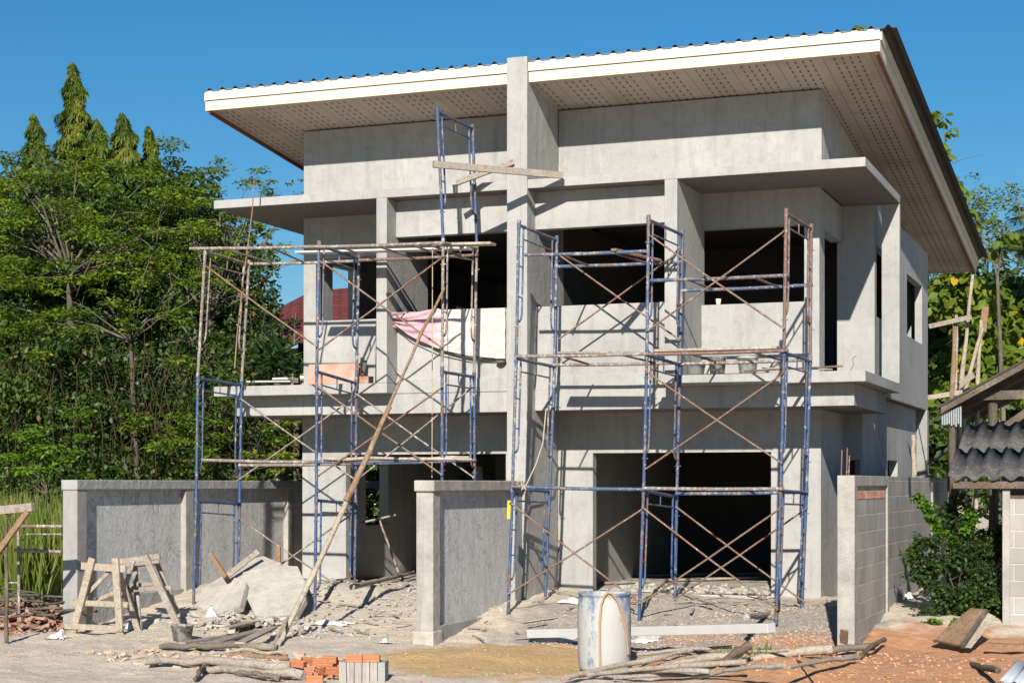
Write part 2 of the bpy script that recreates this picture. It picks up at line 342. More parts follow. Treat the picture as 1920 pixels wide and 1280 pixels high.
# cheap value noise
_rn = np.random.RandomState(5).rand(256, 256)
def vn(x, y):
    xi, yi = np.floor(x).astype(int), np.floor(y).astype(int); fx, fy = x-xi, y-yi; fx = fx*fx*(3-2*fx); fy = fy*fy*(3-2*fy)
    a = _rn[xi % 256, yi % 256]; b = _rn[(xi+1) % 256, yi % 256]; c = _rn[xi % 256, (yi+1) % 256]; d = _rn[(xi+1) % 256, (yi+1) % 256]
    return (a*(1-fx)+b*fx)*(1-fy)+(c*(1-fx)+d*fx)*fy - .5
def sst(t): t = np.clip(t, 0, 1); return t*t*(3-2*t)
def gz(x, y):
    x = np.asarray(x, float); y = np.asarray(y, float)
    z = -.20 + .42*sst((y+3.6)/4.4)
    near = sst((12-y)/6)*sst((x+14)/4)*sst((16-x)/4)
    z = z + near*(vn(x*.9, y*.9)*.10 + vn(x*2.6+7, y*2.6)*.05 + vn(x*7, y*7+3)*.022 + vn(x*11+9, y*11)*.022)
    z = z + .16*np.exp(-((x-6.0)/2.2)**2-((y+4.3)/.8)**2) + .12*np.exp(-((x-4.9)/.5)**2-((y+5.0)/.6)**2)
    z = z + .05*np.exp(-((x-1.3)/1.3)**2-((y+4.2)/.9)**2)
    z = z + .16*np.exp(-((x+3.2)/1.3)**2-((y+.3)/1.0)**2)
    inside = ((x > -3.6) & (x < 4.2) & (y > 1.6) & (y < 10.4)); z = np.where(inside, np.minimum(z, .0), z)
    z = np.where(y > 12, -.1, z)
    return z
def G(x, y): return float(gz(x, y))
# ================================================================ GROUND
xs = np.concatenate([np.array([-400, -150, -60, -30, -20]), np.arange(-14, 14, .09), np.array([16, 22, 40, 90, 200, 400])])
ys = np.concatenate([np.array([-60, -30, -16]), np.arange(-12, 3.0, .09), np.arange(3.2, 14, .5), np.array([18, 30, 60, 120, 250, 600])])
XX, YY = np.meshgrid(xs, ys); ZZ = gz(XX, YY); nx_, ny_ = len(xs), len(ys)
me = bpy.data.meshes.new('ground'); me.vertices.add(nx_*ny_)
me.vertices.foreach_set('co', np.stack([XX, YY, ZZ], -1).ravel())
idx = np.arange((ny_-1)*(nx_-1)); r0, c0 = idx//(nx_-1), idx % (nx_-1); a = r0*nx_+c0
q = np.stack([a, a+1, a+nx_+1, a+nx_], -1).ravel()
me.loops.add(len(q)); me.loops.foreach_set('vertex_index', q); me.polygons.add(len(idx)); me.polygons.foreach_set('loop_start', idx*4)
me.polygons.foreach_set('use_smooth', np.ones(len(idx), bool)); me.update(); me.validate(); me.materials.append(M['soil'])
o = bpy.data.objects.new('ground', me); S.collection.objects.link(o); tag(o, kind='structure')
# ================================================================ HOUSE
house = empty('house', (0, 0, .2), 'unfinished grey cement two storey twin house with sloping overhanging roof behind the scaffolding', 'house')
RZ0, RS = 7.10, .112                                   # fascia bottom at the front, roof fall per metre
def rz(y): return RZ0 - RS*y
# ground storey
adds = [(.29, 3.99, 1.26, 1.42, -.4, 2.70), (3.83, 3.99, 1.42, 3.0, -.4, 2.70), (3.83, 4.26, 3.0, 3.16, -.4, 2.984), (4.12, 4.26, 3.16, 8.93, -.4, 2.984),
        (-3.75, 0, 1.26, 1.42, -.4, 2.70), (-3.75, -3.59, 1.42, 8.93, -.4, 2.70), (-3.59, 4.22, 8.77, 8.93, -.4, 2.70)]
def xr(a, b, Y): return P(a, 0, Y).x, P(b, 0, Y).x
wa, wb = xr(1590, 1612, 3.0); y1, y2 = PX(1664, 0, 4.26).y, PX(1683, 0, 4.26).y; y3, y4 = PX(1710, 0, 4.26).y, PX(1717, 0, 4.26).y
holes = [(.80, 3.32, 1.2, 1.5, -.5, 2.14), (-3.03, -.5, 1.2, 1.5, -.5, 2.14), (wa, wb, 2.9, 3.2, 1.2, 2.05), (4.0, 4.5, y1, y2, 1.2, 2.08), (4.0, 4.5, y3, y4-.01, 1.2, 2.05),
         (-3.9, -3.5, 3.1, 3.95, 1.05, 2.04), (-3.9, -3.5, 6.9, 8.1, 1.05, 2.04)]
cbuild('ground_storey_wall', adds, holes, 'render', house)
cbuild('rear_pillar', [(4.262, 4.45, 8.70, 8.92, -.3, 2.99)], [], 'render_dark', house)
cbuild('floor_slab', [(-3.59, 0, 1.3, 8.77, -.3, .20), (.29, 3.83, 1.3, 8.77, -.3, .20), (3.83, 4.22, 3.16, 8.77, -.3, .20)], [], 'rubble_concrete', house)
cbuild('inner_party_wall', [(0, .29, 1.5, 8.77, 2.96, 5.5)], [], 'shade_painted_inside', house)  # indoor stretch of the party wall, shade put into its colour
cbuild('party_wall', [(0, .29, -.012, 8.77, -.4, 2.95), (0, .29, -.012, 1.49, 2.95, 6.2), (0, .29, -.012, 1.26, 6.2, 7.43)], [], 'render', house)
cbuild('inner_wall', [(.29, 4.22, 7.4, 7.52, .2, 2.70), (.29, 4.22, 5.6, 5.72, 2.96, 5.50)], [], 'shade_painted_inside', house)
# first floor slab and balcony band
cbuild('balcony_band', [(.29, 4.59, .30, 2.98, 2.70, 2.985), (-4.32, 0, .30, 3.0, 2.69, 2.965), (3.99, 4.43, 2.98, 8.93, 2.985, 2.999)], [], 'render', house, .006, 'underside_concrete')
cbuild('upper_floor', [(.29, 3.82, 2.99, 8.77, 2.70, 2.96), (-3.75, 0, 3.0, 8.77, 2.70, 2.95)], [], 'shade_painted_inside', house)
cbuild('balcony_slab', [(2.19, 4.78, 0, 2.99, 2.985, 3.125)], [(2.19, 2.35, .3, 3, 2.9, 3.2)], 'render', house)
cbuild('balcony_slab', [(-4.52, -1.78, 0, 2.99, 2.965, 3.105)], [], 'render', house)
# first floor walls
L2 = 2.36
Xw = lambda px: P(px, 0, 1.26).x
XW = 4.43
dY0, dY1 = PX(1546, 0, 3.97).y, PX(1572, 0, 3.97).y
adds = [(L2, 3.97, 1.26, 1.42, 3.125, 5.66), (3.81, 3.97, 1.42, 3.0, 3.125, 5.66), (3.90, XW, 3.0, 3.16, 3.0, 5.66), (XW-.12, XW, 3.16, 8.93, 3.0, 5.66),
        (-3.73, -1.94, 1.26, 1.42, 3.105, 5.66), (-3.73, -3.57, 1.42, 8.93, 2.96, 5.66), (-3.57, 4.22, 8.77, 8.93, 2.70, 5.66)]
gy0, gy1 = PX(1643, 0, 4.38).y, PX(1643, 0, 4.38).y+.8
holes = [(Xw(1309), Xw(1508), 1.2, 1.5, P(1400, 569, 1.26).z, P(1400, 426, 1.26).z), (Xw(592), -1.94, 1.2, 1.5, P(640, 600, 1.26).z, P(640, 483, 1.26).z),
         (3.7, 4.1, dY0, 3.0, 3.2, PX(1556, 437, 3.97).z), (4.2, 4.6, PX(1643.5, 0, XW).y, PX(1643.5, 0, XW).y+1.5, PX(1648, 596, XW).z, PX(1644, 461, XW).z), (4.2, 4.6, PX(1700.5, 0, XW).y, PX(1728.8, 0, XW).y, PX(1700.5, 628.7, XW).z, PX(1700.5, 513, XW).z),
         (-3.9, -3.5, 1.9, 2.75, 3.2, 5.05), (-3.9, -3.5, 3.55, 5.0, 3.9, 5.0), (-3.9, -3.5, 6.8, 7.8, 3.9, 4.9)]
cbuild('upper_storey_wall', adds, holes, 'render', house)
cbuild('dividing_fin', [(2.19, L2, -.004, 1.42, 3.125, 5.66)], [], 'render', house)
cbuild('dividing_fin', [(-1.94, -1.78, -.004, 1.42, 3.105, 5.66)], [], 'render', house)
for a, b in ((.29, 2.19), (-1.78, 0)):
    cbuild('parapet', [(a, b, .335, .47, 2.97, 4.11), (a, b, .30, .335, 2.97, 3.17)], [], 'render', house)
    cbuild('lintel', [(a, b, .30, .46, 5.15, 5.66)], [], 'render', house)
# canopy
cbuild('canopy', [(.29, 4.78, 0, 3.05, 5.66, 5.78)], [], 'render', house, .008, 'underside_concrete')
cbuild('canopy', [(-4.52, 0, 0, 3.05, 5.66, 5.78)], [], 'render', house, .008, 'underside_concrete')
cbuild('ceiling', [(-3.57, 0, 3.05, 8.77, 5.50, 5.64), (.29, 4.22, 3.05, 8.77, 5.50, 5.64)], [], 'shade_painted_inside', house)
cbuild('screen_wall', [(4.53, 4.78, 2.985, 3.085, 3.127, 5.658)], [], 'render', house)
cbuild('bay_top', [(4.0, XW, 3.055, 8.93, 5.662, 5.72)], [], 'render', house)
# wall above the canopy with raked top (under the soffit)
mb = MB()
def rakewall(x0, x1, y0, y1, z0):
    zt = lambda y: rz(y)-.002
    mb.add([(x0,y0,z0),(x1,y0,z0),(x1,y1,z0),(x0,y1,z0),(x0,y0,zt(y0)),(x1,y0,zt(y0)),(x1,y1,zt(y1)),(x0,y1,zt(y1))],
           [(0,3,2,1),(4,5,6,7),(0,1,5,4),(1,2,6,5),(2,3,7,6),(3,0,4,7)])
for a, b in ((-3.73, 0), (.29, 4.0)): rakewall(a, b, 1.26, 1.42, 5.78)
rakewall(3.84, 4.0, 1.42, 8.93, 5.66); rakewall(-3.73, -3.57, 1.42, 8.93, 5.66); rakewall(-3.57, 3.84, 8.77, 8.93, 5.66)
mb.build('attic_wall', 'render', house, .008)
# roof
roof = MB(); XL, XR_, YB = -4.69, 4.95, 12.1
roof.add([(XL+.06,.05,rz(.05)+.02),(XR_-.06,.05,rz(.05)+.02),(XR_-.06,YB-.05,rz(YB)+.02),(XL+.06,YB-.05,rz(YB)+.02)], [(0,3,2,1)])
roof = roof.build('soffit', 'soffit', house)
def fboard(x0, y0, x1, y1, zo0, zo1, t, out):       # board following the roof fall; out = outward unit
    ox, oy = out; m_ = MB(); vs = []
    for (x, y) in ((x0, y0), (x1, y1)):
        for (k1, zo) in ((0, zo0), (1, zo0), (1, zo1), (0, zo1)): vs.append((x-ox*t*k1, y-oy*t*k1, rz(y)+zo))
    m_.add(vs, [(0,1,2,3),(7,6,5,4),(0,4,5,1),(1,5,6,2),(2,6,7,3),(3,7,4,0)]); return m_
for (x0, x1) in ((XL, 0), (.29, XR_)):
    fboard(x0, .055, x1, .055, .0, .138, .03, (0, -1)).build('fascia', 'fascia', roof, .004)
    fboard(x0, .03, x1, .03, .142, .275, .035, (0, -1)).build('fascia', 'fascia', roof, .004)
for s_, x in ((1, XR_), (-1, XL)):
    fboard(x-.0*s_, .085, x-.0*s_, YB, .0, .138, .03, (s_, 0)).build('fascia', 'fascia', roof, .004)
    fboard(x+.025*s_, .065, x+.025*s_, YB, .142, .275, .035, (s_, 0)).build('fascia', 'fascia', roof, .004)
    fboard(x-.03*s_, .085, x-.03*s_, YB, -.03, .02, .03, (s_, 0)).build('trim', 'trim_wood', roof)
fboard(XL, YB, XR_, YB, .0, .27, .03, (0, 1)).build('fascia', 'fascia', roof)
def corrugated(x0, x1, y0, y1, zf, pitch, h, nper=8, ny=2, t=.008, dirx=True):
    n = int((x1-x0)/pitch*nper); m_ = MB(); vs = []; fs = []
    for lay in (0, 1):
        for j in range(ny):
            y = y0+(y1-y0)*j/(ny-1)
            for i in range(n+1):
                x = x0+(x1-x0)*i/n; ph = 2*math.pi*(x-x0)/pitch
                wv = math.cos(ph); wv = (abs(wv)**.8)*(1 if wv > 0 else -1)
                vs.append((x, y, zf(x, y)+h*wv - lay*t))
    W = n+1; B = W*ny
    for j in range(ny-1):
        for i in range(n):
            a = j*W+i; fs.append((a, a+1, a+W+1, a+W)); fs.append((B+a+W, B+a+W+1, B+a+1, B+a))
    for i in range(n): fs.append((i+1, i, B+i, B+i+1)); a = (ny-1)*W+i; fs.append((a, a+1, B+a+1, B+a))
    for j in range(ny-1): a = j*W; fs.append((a, a+W, B+a+W, B+a)); a = j*W+n; fs.append((a+W, a, B+a, B+a+W))
    m_.add(vs, fs, True); return m_
# narrow crests of the tile sheets showing over the fascia
n_ = MB(); vs = []; fs = []; pit = .21; xs_ = []
x = XL-.02
while x < XR_+.17:
    for dx, hh in ((0, 0), (.055, 0), (.075, .02), (.092, .042), (.118, .042), (.135, .02), (.155, 0)): xs_.append((x+dx, hh))
    x += pit
xs_.append((x, 0)); y_lev = [.02, 4, 8, YB+.1]
for y in y_lev:
    for (x, hh) in xs_: vs.append((x, y, rz(y)+.268+hh))
for y in y_lev:
    for (x, hh) in xs_: vs.append((x, y, rz(y)+.262+hh))
W = len(xs_); B = W*len(y_lev)
for j in range(len(y_lev)-1):
    for i in range(W-1): a = j*W+i; fs.append((a, a+1, a+W+1, a+W)); fs.append((B+a+W, B+a+W+1, B+a+1, B+a))
for i in range(W-1): fs.append((i+1, i, B+i, B+i+1))
n_.add(vs, fs); n_.build('roof_sheet', 'corrugated_dark', roof)
# ================================================================ SCAFFOLDS
def lerp_(a, b, t): return a+(b-a)*t
def legs(pts, Y): return [P(x, y, Y) for x, y in pts]
def lerp(a, b, t): return a+(b-a)*t
def frame_part(parent, fb, ft, bb, bt, m, name='frame'):
    """fb front-bottom, ft front-top, bb, bt the same at the back: walk-through frame with ladder sides"""
    mb = MB(); r = .0215; q = lambda s, h: lerp(lerp(fb, bb, s), lerp(ft, bt, s), h)
    mb.tube([q(0, 0), q(0, 1.015)], r); mb.tube([q(1, 0), q(1, 1.015)], r); mb.tube([q(0, .985), q(1, .985)], r)
    for a, s in ((0, .12), (1, .88)):
        mb.tube([q(s, .985), q(s, .34), q(lerp(s, a, .15), .29), q(lerp(s, a, .5), .265), q(a, .27)], .0135)
        for h in (.46, .66) if (m == 'blue_pipe') else (.45, .68): mb.tube([q(a, h), q(s, h)], .009, 6)
    for s_ in (0, 1):
        mb.tube([q(s_, .955), q(s_, 1.02)], r*1.28); mb.tube([q(s_, .0), q(s_, .03)], r*1.2)
        for h in (.22, .82): c_ = q(s_, h); mb.tube([c_+Vector((-.035, 0, 0)), c_+Vector((.045, 0, 0))], .006, 5)
    mb.tube([q(.12, .89), q(.88, .89)], .011); mb.tube([q(.5, .89), q(.5, .985)], .009, 6)
    return mb.build(name, m, parent)
YF, YBk = -1.25, -.15
def brace(parent, p, q, m='brace_pipe'):
    mb = MB(); mb.tube([p, lerp(p, q, .5)+Vector((0, -.012, -.01)), q], .0125, 7)
    for e in (p, q): mb.tube([e+Vector((0, -.03, 0)), e+Vector((0, .03, 0))], .012, 6)
    mb.build('cross_brace', m, parent)
def rail(parent, p, q, m='blue_white_pipe', r=.022, name='rail'):
    MB().tube([p, lerp(p, q, .5)+Vector((0, 0, -.008)), q], r).build(name, m, parent)
rt = empty('scaffold_tower', P(1198, 1168, YF), 'right hand scaffold of blue and rusty tube frames before the right doorway', 'scaffold')
cols = {'E': ([(953, 1150), (961, 912), (968, 668), (973, 418)], [(1022, 1130), (1031, 918), (1040, 684), (1044, 447)]),
        'F': ([(1198, 1170), (1207, 915), (1213, 662), (1216, 408)], [(1265, 1142), (1269, 928), (1275, 680), (1280, 437)]),
        'G': ([(1455, 1170), (1464, 916), (1470, 657), (1474, 396)], [(1503, 1155), (1512, 920), (1519, 673), (1521, 425)])}
mats = {'E': ['blue_pipe', 'blue_pipe', 'rust_pipe'], 'F': ['blue_pipe', 'blue_pipe', 'rust_pipe'], 'G': ['blue_pipe', 'blue_pipe', 'rust_pipe']}
RT = {}
for n in cols:
    f_, b_ = legs(cols[n][0], YF), legs(cols[n][1], YBk); RT[n] = (f_, b_)
    for i in range(3): frame_part(rt, f_[i], f_[i+1], b_[i], b_[i+1], [['blue_pipe', 'blue_white_pipe', 'blue_white_pipe'], ['blue_pipe', 'blue_pipe', 'blue_white_pipe'], ['blue_pipe', 'blue_pipe', 'rust_pipe']][ 'EFG'.index(n)][i])
for a in [((1219, 442), (1470, 616), YF), ((1214, 620), (1470, 434), YF), ((1048, 478), (1275, 637), YBk), ((1047, 636), (1276, 470), YBk),
          ((1214, 698), (1466, 868), YF), ((1212, 878), (1468, 700), YF), ((957, 942), (1200, 1130), YF), ((955, 1112), (1203, 955), YF),
          ((1206, 952), (1458, 1142), YF), ((1203, 1130), (1460, 955), YF), ((1268, 950), (1508, 1128), YBk), ((1266, 1122), (1513, 952), YBk)]:
    brace(rt, P(*a[0], a[2]-.03), P(*a[1], a[2]-.03))
for a in [((960, 912), (1210, 917), YF-.04, 'blue_white_pipe'), ((1205, 915), (1470, 916), YF-.045, 'pale_pipe'), ((1268, 925), (1515, 922), YBk-.04, 'blue_white_pipe'),
          ((968, 668), (1216, 663), YF-.04, 'pale_pipe'), ((1216, 664), (1478, 657), YF-.045, 'rust_pipe'), ((1034, 684), (1278, 680), YBk-.04, 'pale_pipe'), ((1276, 682), (1522, 674), YBk-.045, 'pale_pipe'),
          ((984, 478), (1213, 471), YF+.05, 'blue_white_pipe'), ((1036, 500), (1280, 491), YBk, 'blue_white_pipe'), ((1220, 526), (1480, 516), YF+.05, 'blue_white_pipe'), ((1276, 545), (1524, 534), YBk, 'blue_white_pipe')]:
    rail(rt, P(*a[0], a[2]), P(*a[1], a[2]), a[3])
def cross(parent, pf, pb, m='rust_pipe'): MB().tube([pf, pb], .014, 6).build('cross_bar', m, parent)
for (f1, b1) in (((1050, 667), (1106, 683)), ((1165, 665), (1232, 681)), ((1290, 662), (1345, 679)), ((1410, 660), (1470, 676)), ((1050, 477), (1103, 498)), ((1150, 474), (1215, 494)), ((1290, 524), (1336, 543)), ((1413, 520), (1460, 538))):
    cross(rt, P(*f1, YF), P(*b1, YBk))
lt = empty('scaffold_tower', P(590, 1165, YF), 'left hand scaffold of blue and whitish tube frames, taller at its right end', 'scaffold')
YL = -.05
colsL = {'A': ([(362, 1160), (368, 935), (371, 706), (385, 468)], [(446, 1165), (449, 941), (453, 718), (467, 492)]),
         'B': ([(590, 1168), (593, 934), (594, 693), (598, 456)], [(664, 1130), (667, 941), (668, 715), (673, 482)]),
         'C': ([(829, 1140), (829, 935), (829, 693), (831, 452)], [(889, 1130), (890, 938), (889, 703), (894, 462)])}
matL = {'A': ['blue_pipe', 'blue_pipe', 'pale_pipe'], 'B': ['blue_pipe', 'blue_pipe', 'blue_white_pipe'], 'C': ['blue_pipe', 'blue_pipe', 'pale_pipe']}
for n in colsL:
    f_, b_ = legs(colsL[n][0], YF), legs(colsL[n][1], YL)
    for i in range(3): frame_part(lt, f_[i], f_[i+1], b_[i], b_[i+1], matL[n][i])
frame_part(lt, P(831, 452, YF), P(820, 206, YF), P(894, 462, YL), P(886, 238, YL), 'blue_pipe')
for a in [((388, 500), (594, 650), YF), ((602, 490), (829, 652), YF), ((598, 655), (830, 482), YF), ((452, 748), (668, 900), YL), ((446, 900), (668, 742), YL),
          ((597, 725), (829, 890), YF), ((596, 892), (829, 726), YF), ((668, 738), (889, 895), YL), ((668, 900), (888, 724), YL),
          ((449, 972), (664, 1118), YL), ((448, 1112), (664, 960), YL), ((595, 985), (665, 1035), YF), ((368, 1120), (455, 1050), YF)][:11]:
    brace(lt, P(*a[0], a[2]-.03), P(*a[1], a[2]-.03), 'brace_pipe' if a[2] == YF else 'pale_pipe')
for a in [((356, 466), (600, 462), YF-.03, 'pale_pipe'), ((596, 463), (834, 455), YF-.05, 'pale_pipe'), ((463, 495), (676, 489), YL-.02, 'pale_pipe'), ((672, 488), (896, 478), YL-.04, 'rust_pipe'),
          ((379, 862), (600, 866), YF+.05, 'pale_pipe'), ((594, 866), (832, 861), YF+.03, 'blue_white_pipe'), ((445, 872), (670, 869), YL-.02, 'pale_pipe'), ((664, 869), (893, 862), YL-.04, 'blue_white_pipe')]:
    rail(lt, P(*a[0], a[2]), P(*a[1], a[2]), a[3])
for (f1, b1) in (((420, 467), (512, 493)), ((512, 466), (570, 492)), ((640, 463), (705, 488)), ((710, 462), (780, 486)), ((770, 459), (840, 483)), ((800, 458), (868, 480))):
    cross(lt, P(*f1, YF), P(*b1, YL), 'pale_pipe')
tape = MB().tube([P(955.5, 938, YF), P(954, 972, YF)], .03); tape.build('yellow_tape', 'yellow_tape', rt)
# boards, poles resting on the scaffolds
def thing1(mb, name, m, label, cat, group=None, bevel=0):
    c = np.mean(np.array(mb.v), 0); z = min(v[2] for v in mb.v); return tag(mb.build(name, m, None, bevel, loc=(float(c[0]), float(c[1]), float(z))), label, cat, group)
def jag(pts, rs, rnd, sd=.02, n=6):        # a crooked stick
    out = []; rr = []
    for i in range(n+1):
        t = i/n; j = t*(len(pts)-1); a = min(int(j), len(pts)-2); p = lerp(Vector(pts[a]), Vector(pts[a+1]), j-a)
        out.append(p + Vector((rnd.uniform(-sd, sd), rnd.uniform(-sd, sd), rnd.uniform(-sd, sd)))*(0 if i in (0, n) else 1)); rr.append(lerp(rs[0], rs[1], t)*rnd.uniform(.78, 1.15))
    return out, rr
rnd = random.Random(3)
thing1(MB().bar(P(700, 462, -.9), P(925, 457, -.9), .2, .03), 'plank', 'pale_wood', 'long plank end jutting out right from the top of the left scaffold', 'plank')
thing1(MB().bar(P(560, 474, -.45), P(880, 466, -.45), .22, .025), 'plank', 'pvc_grey', 'whitish board lying along the back of the left scaffold top deck', 'plank')
thing1(MB().bar(P(1050, 662, -.75), P(1216, 660, -.75), .22, .025), 'plank', 'dusty_wood', 'flat board on the middle deck of the right scaffold, left bay', 'plank')
thing1(MB().bar(P(1230, 658, -.8), P(1460, 652, -.8), .24, .03), 'plank', 'pale_wood', 'flat board on the middle deck of the right scaffold, right bay', 'plank')
thing1(MB().bar(P(1150, 468, YF), P(1236, 488, YBk), .07, .03), 'plank', 'brown_wood', 'short narrow board laid across the upper rails of the right scaffold', 'plank')
thing1(MB().bar(P(812, 308, YF-.06), P(1055, 329, -.12), .085, .05, (0, 1, 0)), 'plank', 'dusty_wood', 'long beam tied level across the tall frame of the left scaffold, reaching the party wall', 'plank')
thing1(MB().bar(P(856, 343, -.35), P(963, 304, -.03), .07, .045, (0, 1, 0)), 'plank', 'dusty_wood', 'short beam crossing above the canopy behind the tall scaffold frame', 'plank')
thing1(MB().tube(*jag([P(606, 859, YF), P(885, 861, YF)], (.024, .02), rnd, .012), seg=7).tube(*jag([P(660, 862, YF+.2), P(880, 857, YF+.1)], (.02, .02), rnd, .02), seg=7), 'bamboo_pole', 'pale_wood', 'thin pale sticks lashed along the low rail of the left scaffold', 'pole')
# long spliced pole leaning from the scaffold down to the ground
pl = empty('leaning_pole', P(518, 1215, -3.2), 'long spliced timber pole leaning from the ground up against the left scaffold', 'pole')
top = P(833, 540, -1.33); bot = P(517, 1222, -3.3); mid = lerp(top, bot, .40); mid2 = lerp(top, bot, .60)
MB().tube(*jag([top, mid], (.017, .026), rnd, .028), seg=8).build('upper_pole', 'brown_wood', pl)
MB().tube(*jag([lerp(top, bot, .34)+Vector((.03, -.03, 0)), mid2], (.028, .042), rnd, .014), seg=8).build('splice', 'brown_wood', pl)
MB().tube(*jag([mid+Vector((.0, .05, 0)), bot], (.042, .036), rnd, .012), seg=7).build('lower_board', 'pale_wood', pl)
thing1(MB().tube(*jag([P(440, 690, -.5), P(477, 340, -.3)], (.012, .01), rnd, .02), seg=6), 'stick', 'brown_wood', 'thin upright stick rising above the back corner of the left scaffold', 'stick')
# ================================================================ BOUNDARY WALLS
def gpost(x0, x1, y0, y1, z1, m, parent, name='post'): return cbuild(name, [(x0, x1, y0, y1, min(G(x0, y0), G(x1, y1))-.25, z1)], [], m, parent, .012)
FX = -4.76
bw = empty('boundary_wall', (FX, -3, G(FX, -3)), 'long rough plastered grey boundary wall left of the house, behind the trestles', 'wall')
yN = PX(115, 0, FX).y if False else -3.02
pY = [(-3.02, -2.80), (PX(345, 0, FX).y, PX(345, 0, FX).y+.22), (PX(537, 0, FX).y, PX(537, 0, FX).y+.22), (5.2, 5.42)]
FLT = 1.76
for i, (a, b) in enumerate(pY): gpost(FX-.19, FX+.03, a, b, FLT-.10, 'pale_concrete' if i else 'render_dark', bw)
cbuild('coping', [(FX-.20, FX+.045, -3.04, 6, FLT-.13, FLT+.0)], [], 'rough_cement', bw, .012)
for (a, b) in ((pY[0][1], pY[1][0]), (pY[1][1], pY[2][0]), (pY[2][1], 5.2)): cbuild('panel', [(FX-.15, FX-.05, a, b, -.5, FLT-.13)], [], 'trowelled_cement', bw, 0)
cbuild('base_beam', [(FX-.19, FX-.0, pY[0][1], pY[1][0], -.5, G(FX, -1)+.15)], [], 'rough_cement', bw, .01)
bm_ = empty('boundary_wall', (.1, -3, G(0, -3)), 'short plastered grey wall dividing the two front yards, running to the party wall', 'wall')
a0 = P(780, 0, -3.05).x; a1 = P(812, 0, -3.05).x
gpost(a0, a1-.0, -3.05, -2.83, 1.68, 'pale_concrete', bm_)
cbuild('coping', [(a0-.01, a1+.03, -3.09, -.02, 1.62, 1.75)], [(a0-.5, a1+.5, -2.9, -2.9, 0, 0)], 'pale_concrete', bm_, .012)
cbuild('panel', [(a0+.05, a1-.07, -2.83, -.02, .02, 1.62)], [], 'trowelled_cement', bm_, 0)
cbuild('base_beam', [(a0+.02, a1-.0, -2.83, -.02, -.5, .03)], [], 'render_dark', bm_, .01)
cbuild('footing', [(a0-.03, a1+.02, -3.09, -2.80, -.5, -.02)], [], 'rubble_concrete', bm_, .015)
cbuild('end_post', [(a0+.02, a1-.01, -.30, -.022, .02, 1.62)], [], 'rough_cement', bm_, .01)
FR = 4.95
br_ = empty('boundary_wall', (FR, -2.8, G(FR, -2.8)), 'grey concrete block boundary wall with bare courses right of the house, beside the leafy bush', 'wall')
gpost(FR-.02, FR+.17, -2.86, -2.66, 1.80, 'pale_concrete', br_)
hB = 1.80
yq = PX(1664, 0, FR+.16).y
cbuild('panel', [(FR+.04, FR+.14, -2.66, yq, -.4, hB-.12)], [], 'block_side', br_, 0)
cbuild('coping', [(FR+.02, FR+.165, -2.66, yq, hB-.12, hB)], [], 'pale_concrete', br_, .01)
gpost(FR+.0, FR+.165, yq, yq+.12, hB-.0, 'pale_concrete', br_)
cbuild('panel', [(FR+.04, FR+.14, yq+.12, 4.0, -.4, hB-.0)], [], 'block_side', br_, 0)
gpost(FR+.0, FR+.165, 4.0, 4.15, hB-.0, 'pale_concrete', br_)
cbuild('panel', [(FR+.04, FR+.14, 4.15, 9.0, -.4, hB-.0)], [], 'block_side', br_, 0)
cb = MB(); rr_ = random.Random(8); y = -2.6      # broken brick course
while y < yq-.1:
    if not -2.0 < y < -1.93: cb.box(FR+.10, FR+.146, y, y+.028, hB-.26, hB-.17-rr_.random()*.015)
    y += .042
cb.build('brick_course', 'dusty_clay', br_)
for x_, y_, h_ in ((1577, -2.76, .28), (1587, -2.76, .30), (1591, -2.70, .22)):
    p = P(x_, 880, y_); MB().tube([(p.x, y_, hB-.05), (p.x+.01, y_, hB+h_)], .008, 6).build('starter_bar', 'rust_pipe', br_)
# ================================================================ TRESTLES
def trestle(base, name, label, bars, m):
    e = empty(name, base, label, 'trestle', None)
    for (nm, p, q_, w_, t_) in bars: MB().bar(p, q_, w_, t_, (0, 1, 0)).build(nm, m, e, .004)
Yt = -3.42; o_ = Vector((.04, .42, 0))
trestle(P(185, 1195, Yt), 'sawhorse', 'pale wooden trestle with two splayed legs and a diagonal brace at the left wall end', [
    ('leg', P(173, 1046, Yt), P(136, 1190, Yt), .095, .035), ('leg', P(216, 1046, Yt), P(226, 1198, Yt), .095, .035),
    ('top_beam', P(153, 1060, Yt+.04), P(236, 1066, Yt+.04), .09, .035), ('rail', P(134, 1129, Yt+.04), P(240, 1133, Yt+.04), .07, .03), ('rail', P(122, 1173, Yt-.03), P(230, 1178, Yt-.03), .07, .03),
    ('brace', P(158, 1118, Yt+.09), P(212, 1064, Yt+.09), .05, .025),
    ('leg', P(173, 1052, Yt+.1), P(128, 1199, Yt)+o_*.9, .08, .03), ('leg', P(216, 1052, Yt+.1), P(222, 1199, Yt)+o_, .08, .03), ('rail', P(182, 1124, Yt+.3), P(226, 1106, Yt+.25), .05, .03)], 'pale_wood')
Yt = -3.0
trestle(P(290, 1160, Yt), 'sawhorse', 'second wooden trestle standing askew with wide splayed legs, nearer the grey bucket', [
    ('leg', P(250, 1050, Yt), P(229, 1120, Yt), .06, .03), ('leg', P(272, 1042, Yt-.03), P(335, 1175, Yt-.35), .085, .035), ('leg', P(252, 1055, Yt+.3), P(262, 1186, Yt+.0), .07, .03), ('leg', P(292, 1050, Yt+.35), P(334, 1150, Yt+.3), .06, .03),
    ('top_beam', P(226, 1052, Yt+.05), P(300, 1042, Yt+.05), .07, .04), ('rail', P(236, 1106, Yt+.07), P(322, 1101, Yt+.07), .055, .03), ('top_beam', P(232, 1060, Yt+.3), P(298, 1054, Yt+.3), .06, .03),
    ('rail', P(236, 1100, Yt+.34), P(292, 1092, Yt+.34), .05, .03), ('leg', P(236, 1090, Yt+.1), P(258, 1160, Yt+.1), .05, .03)], 'dusty_wood')
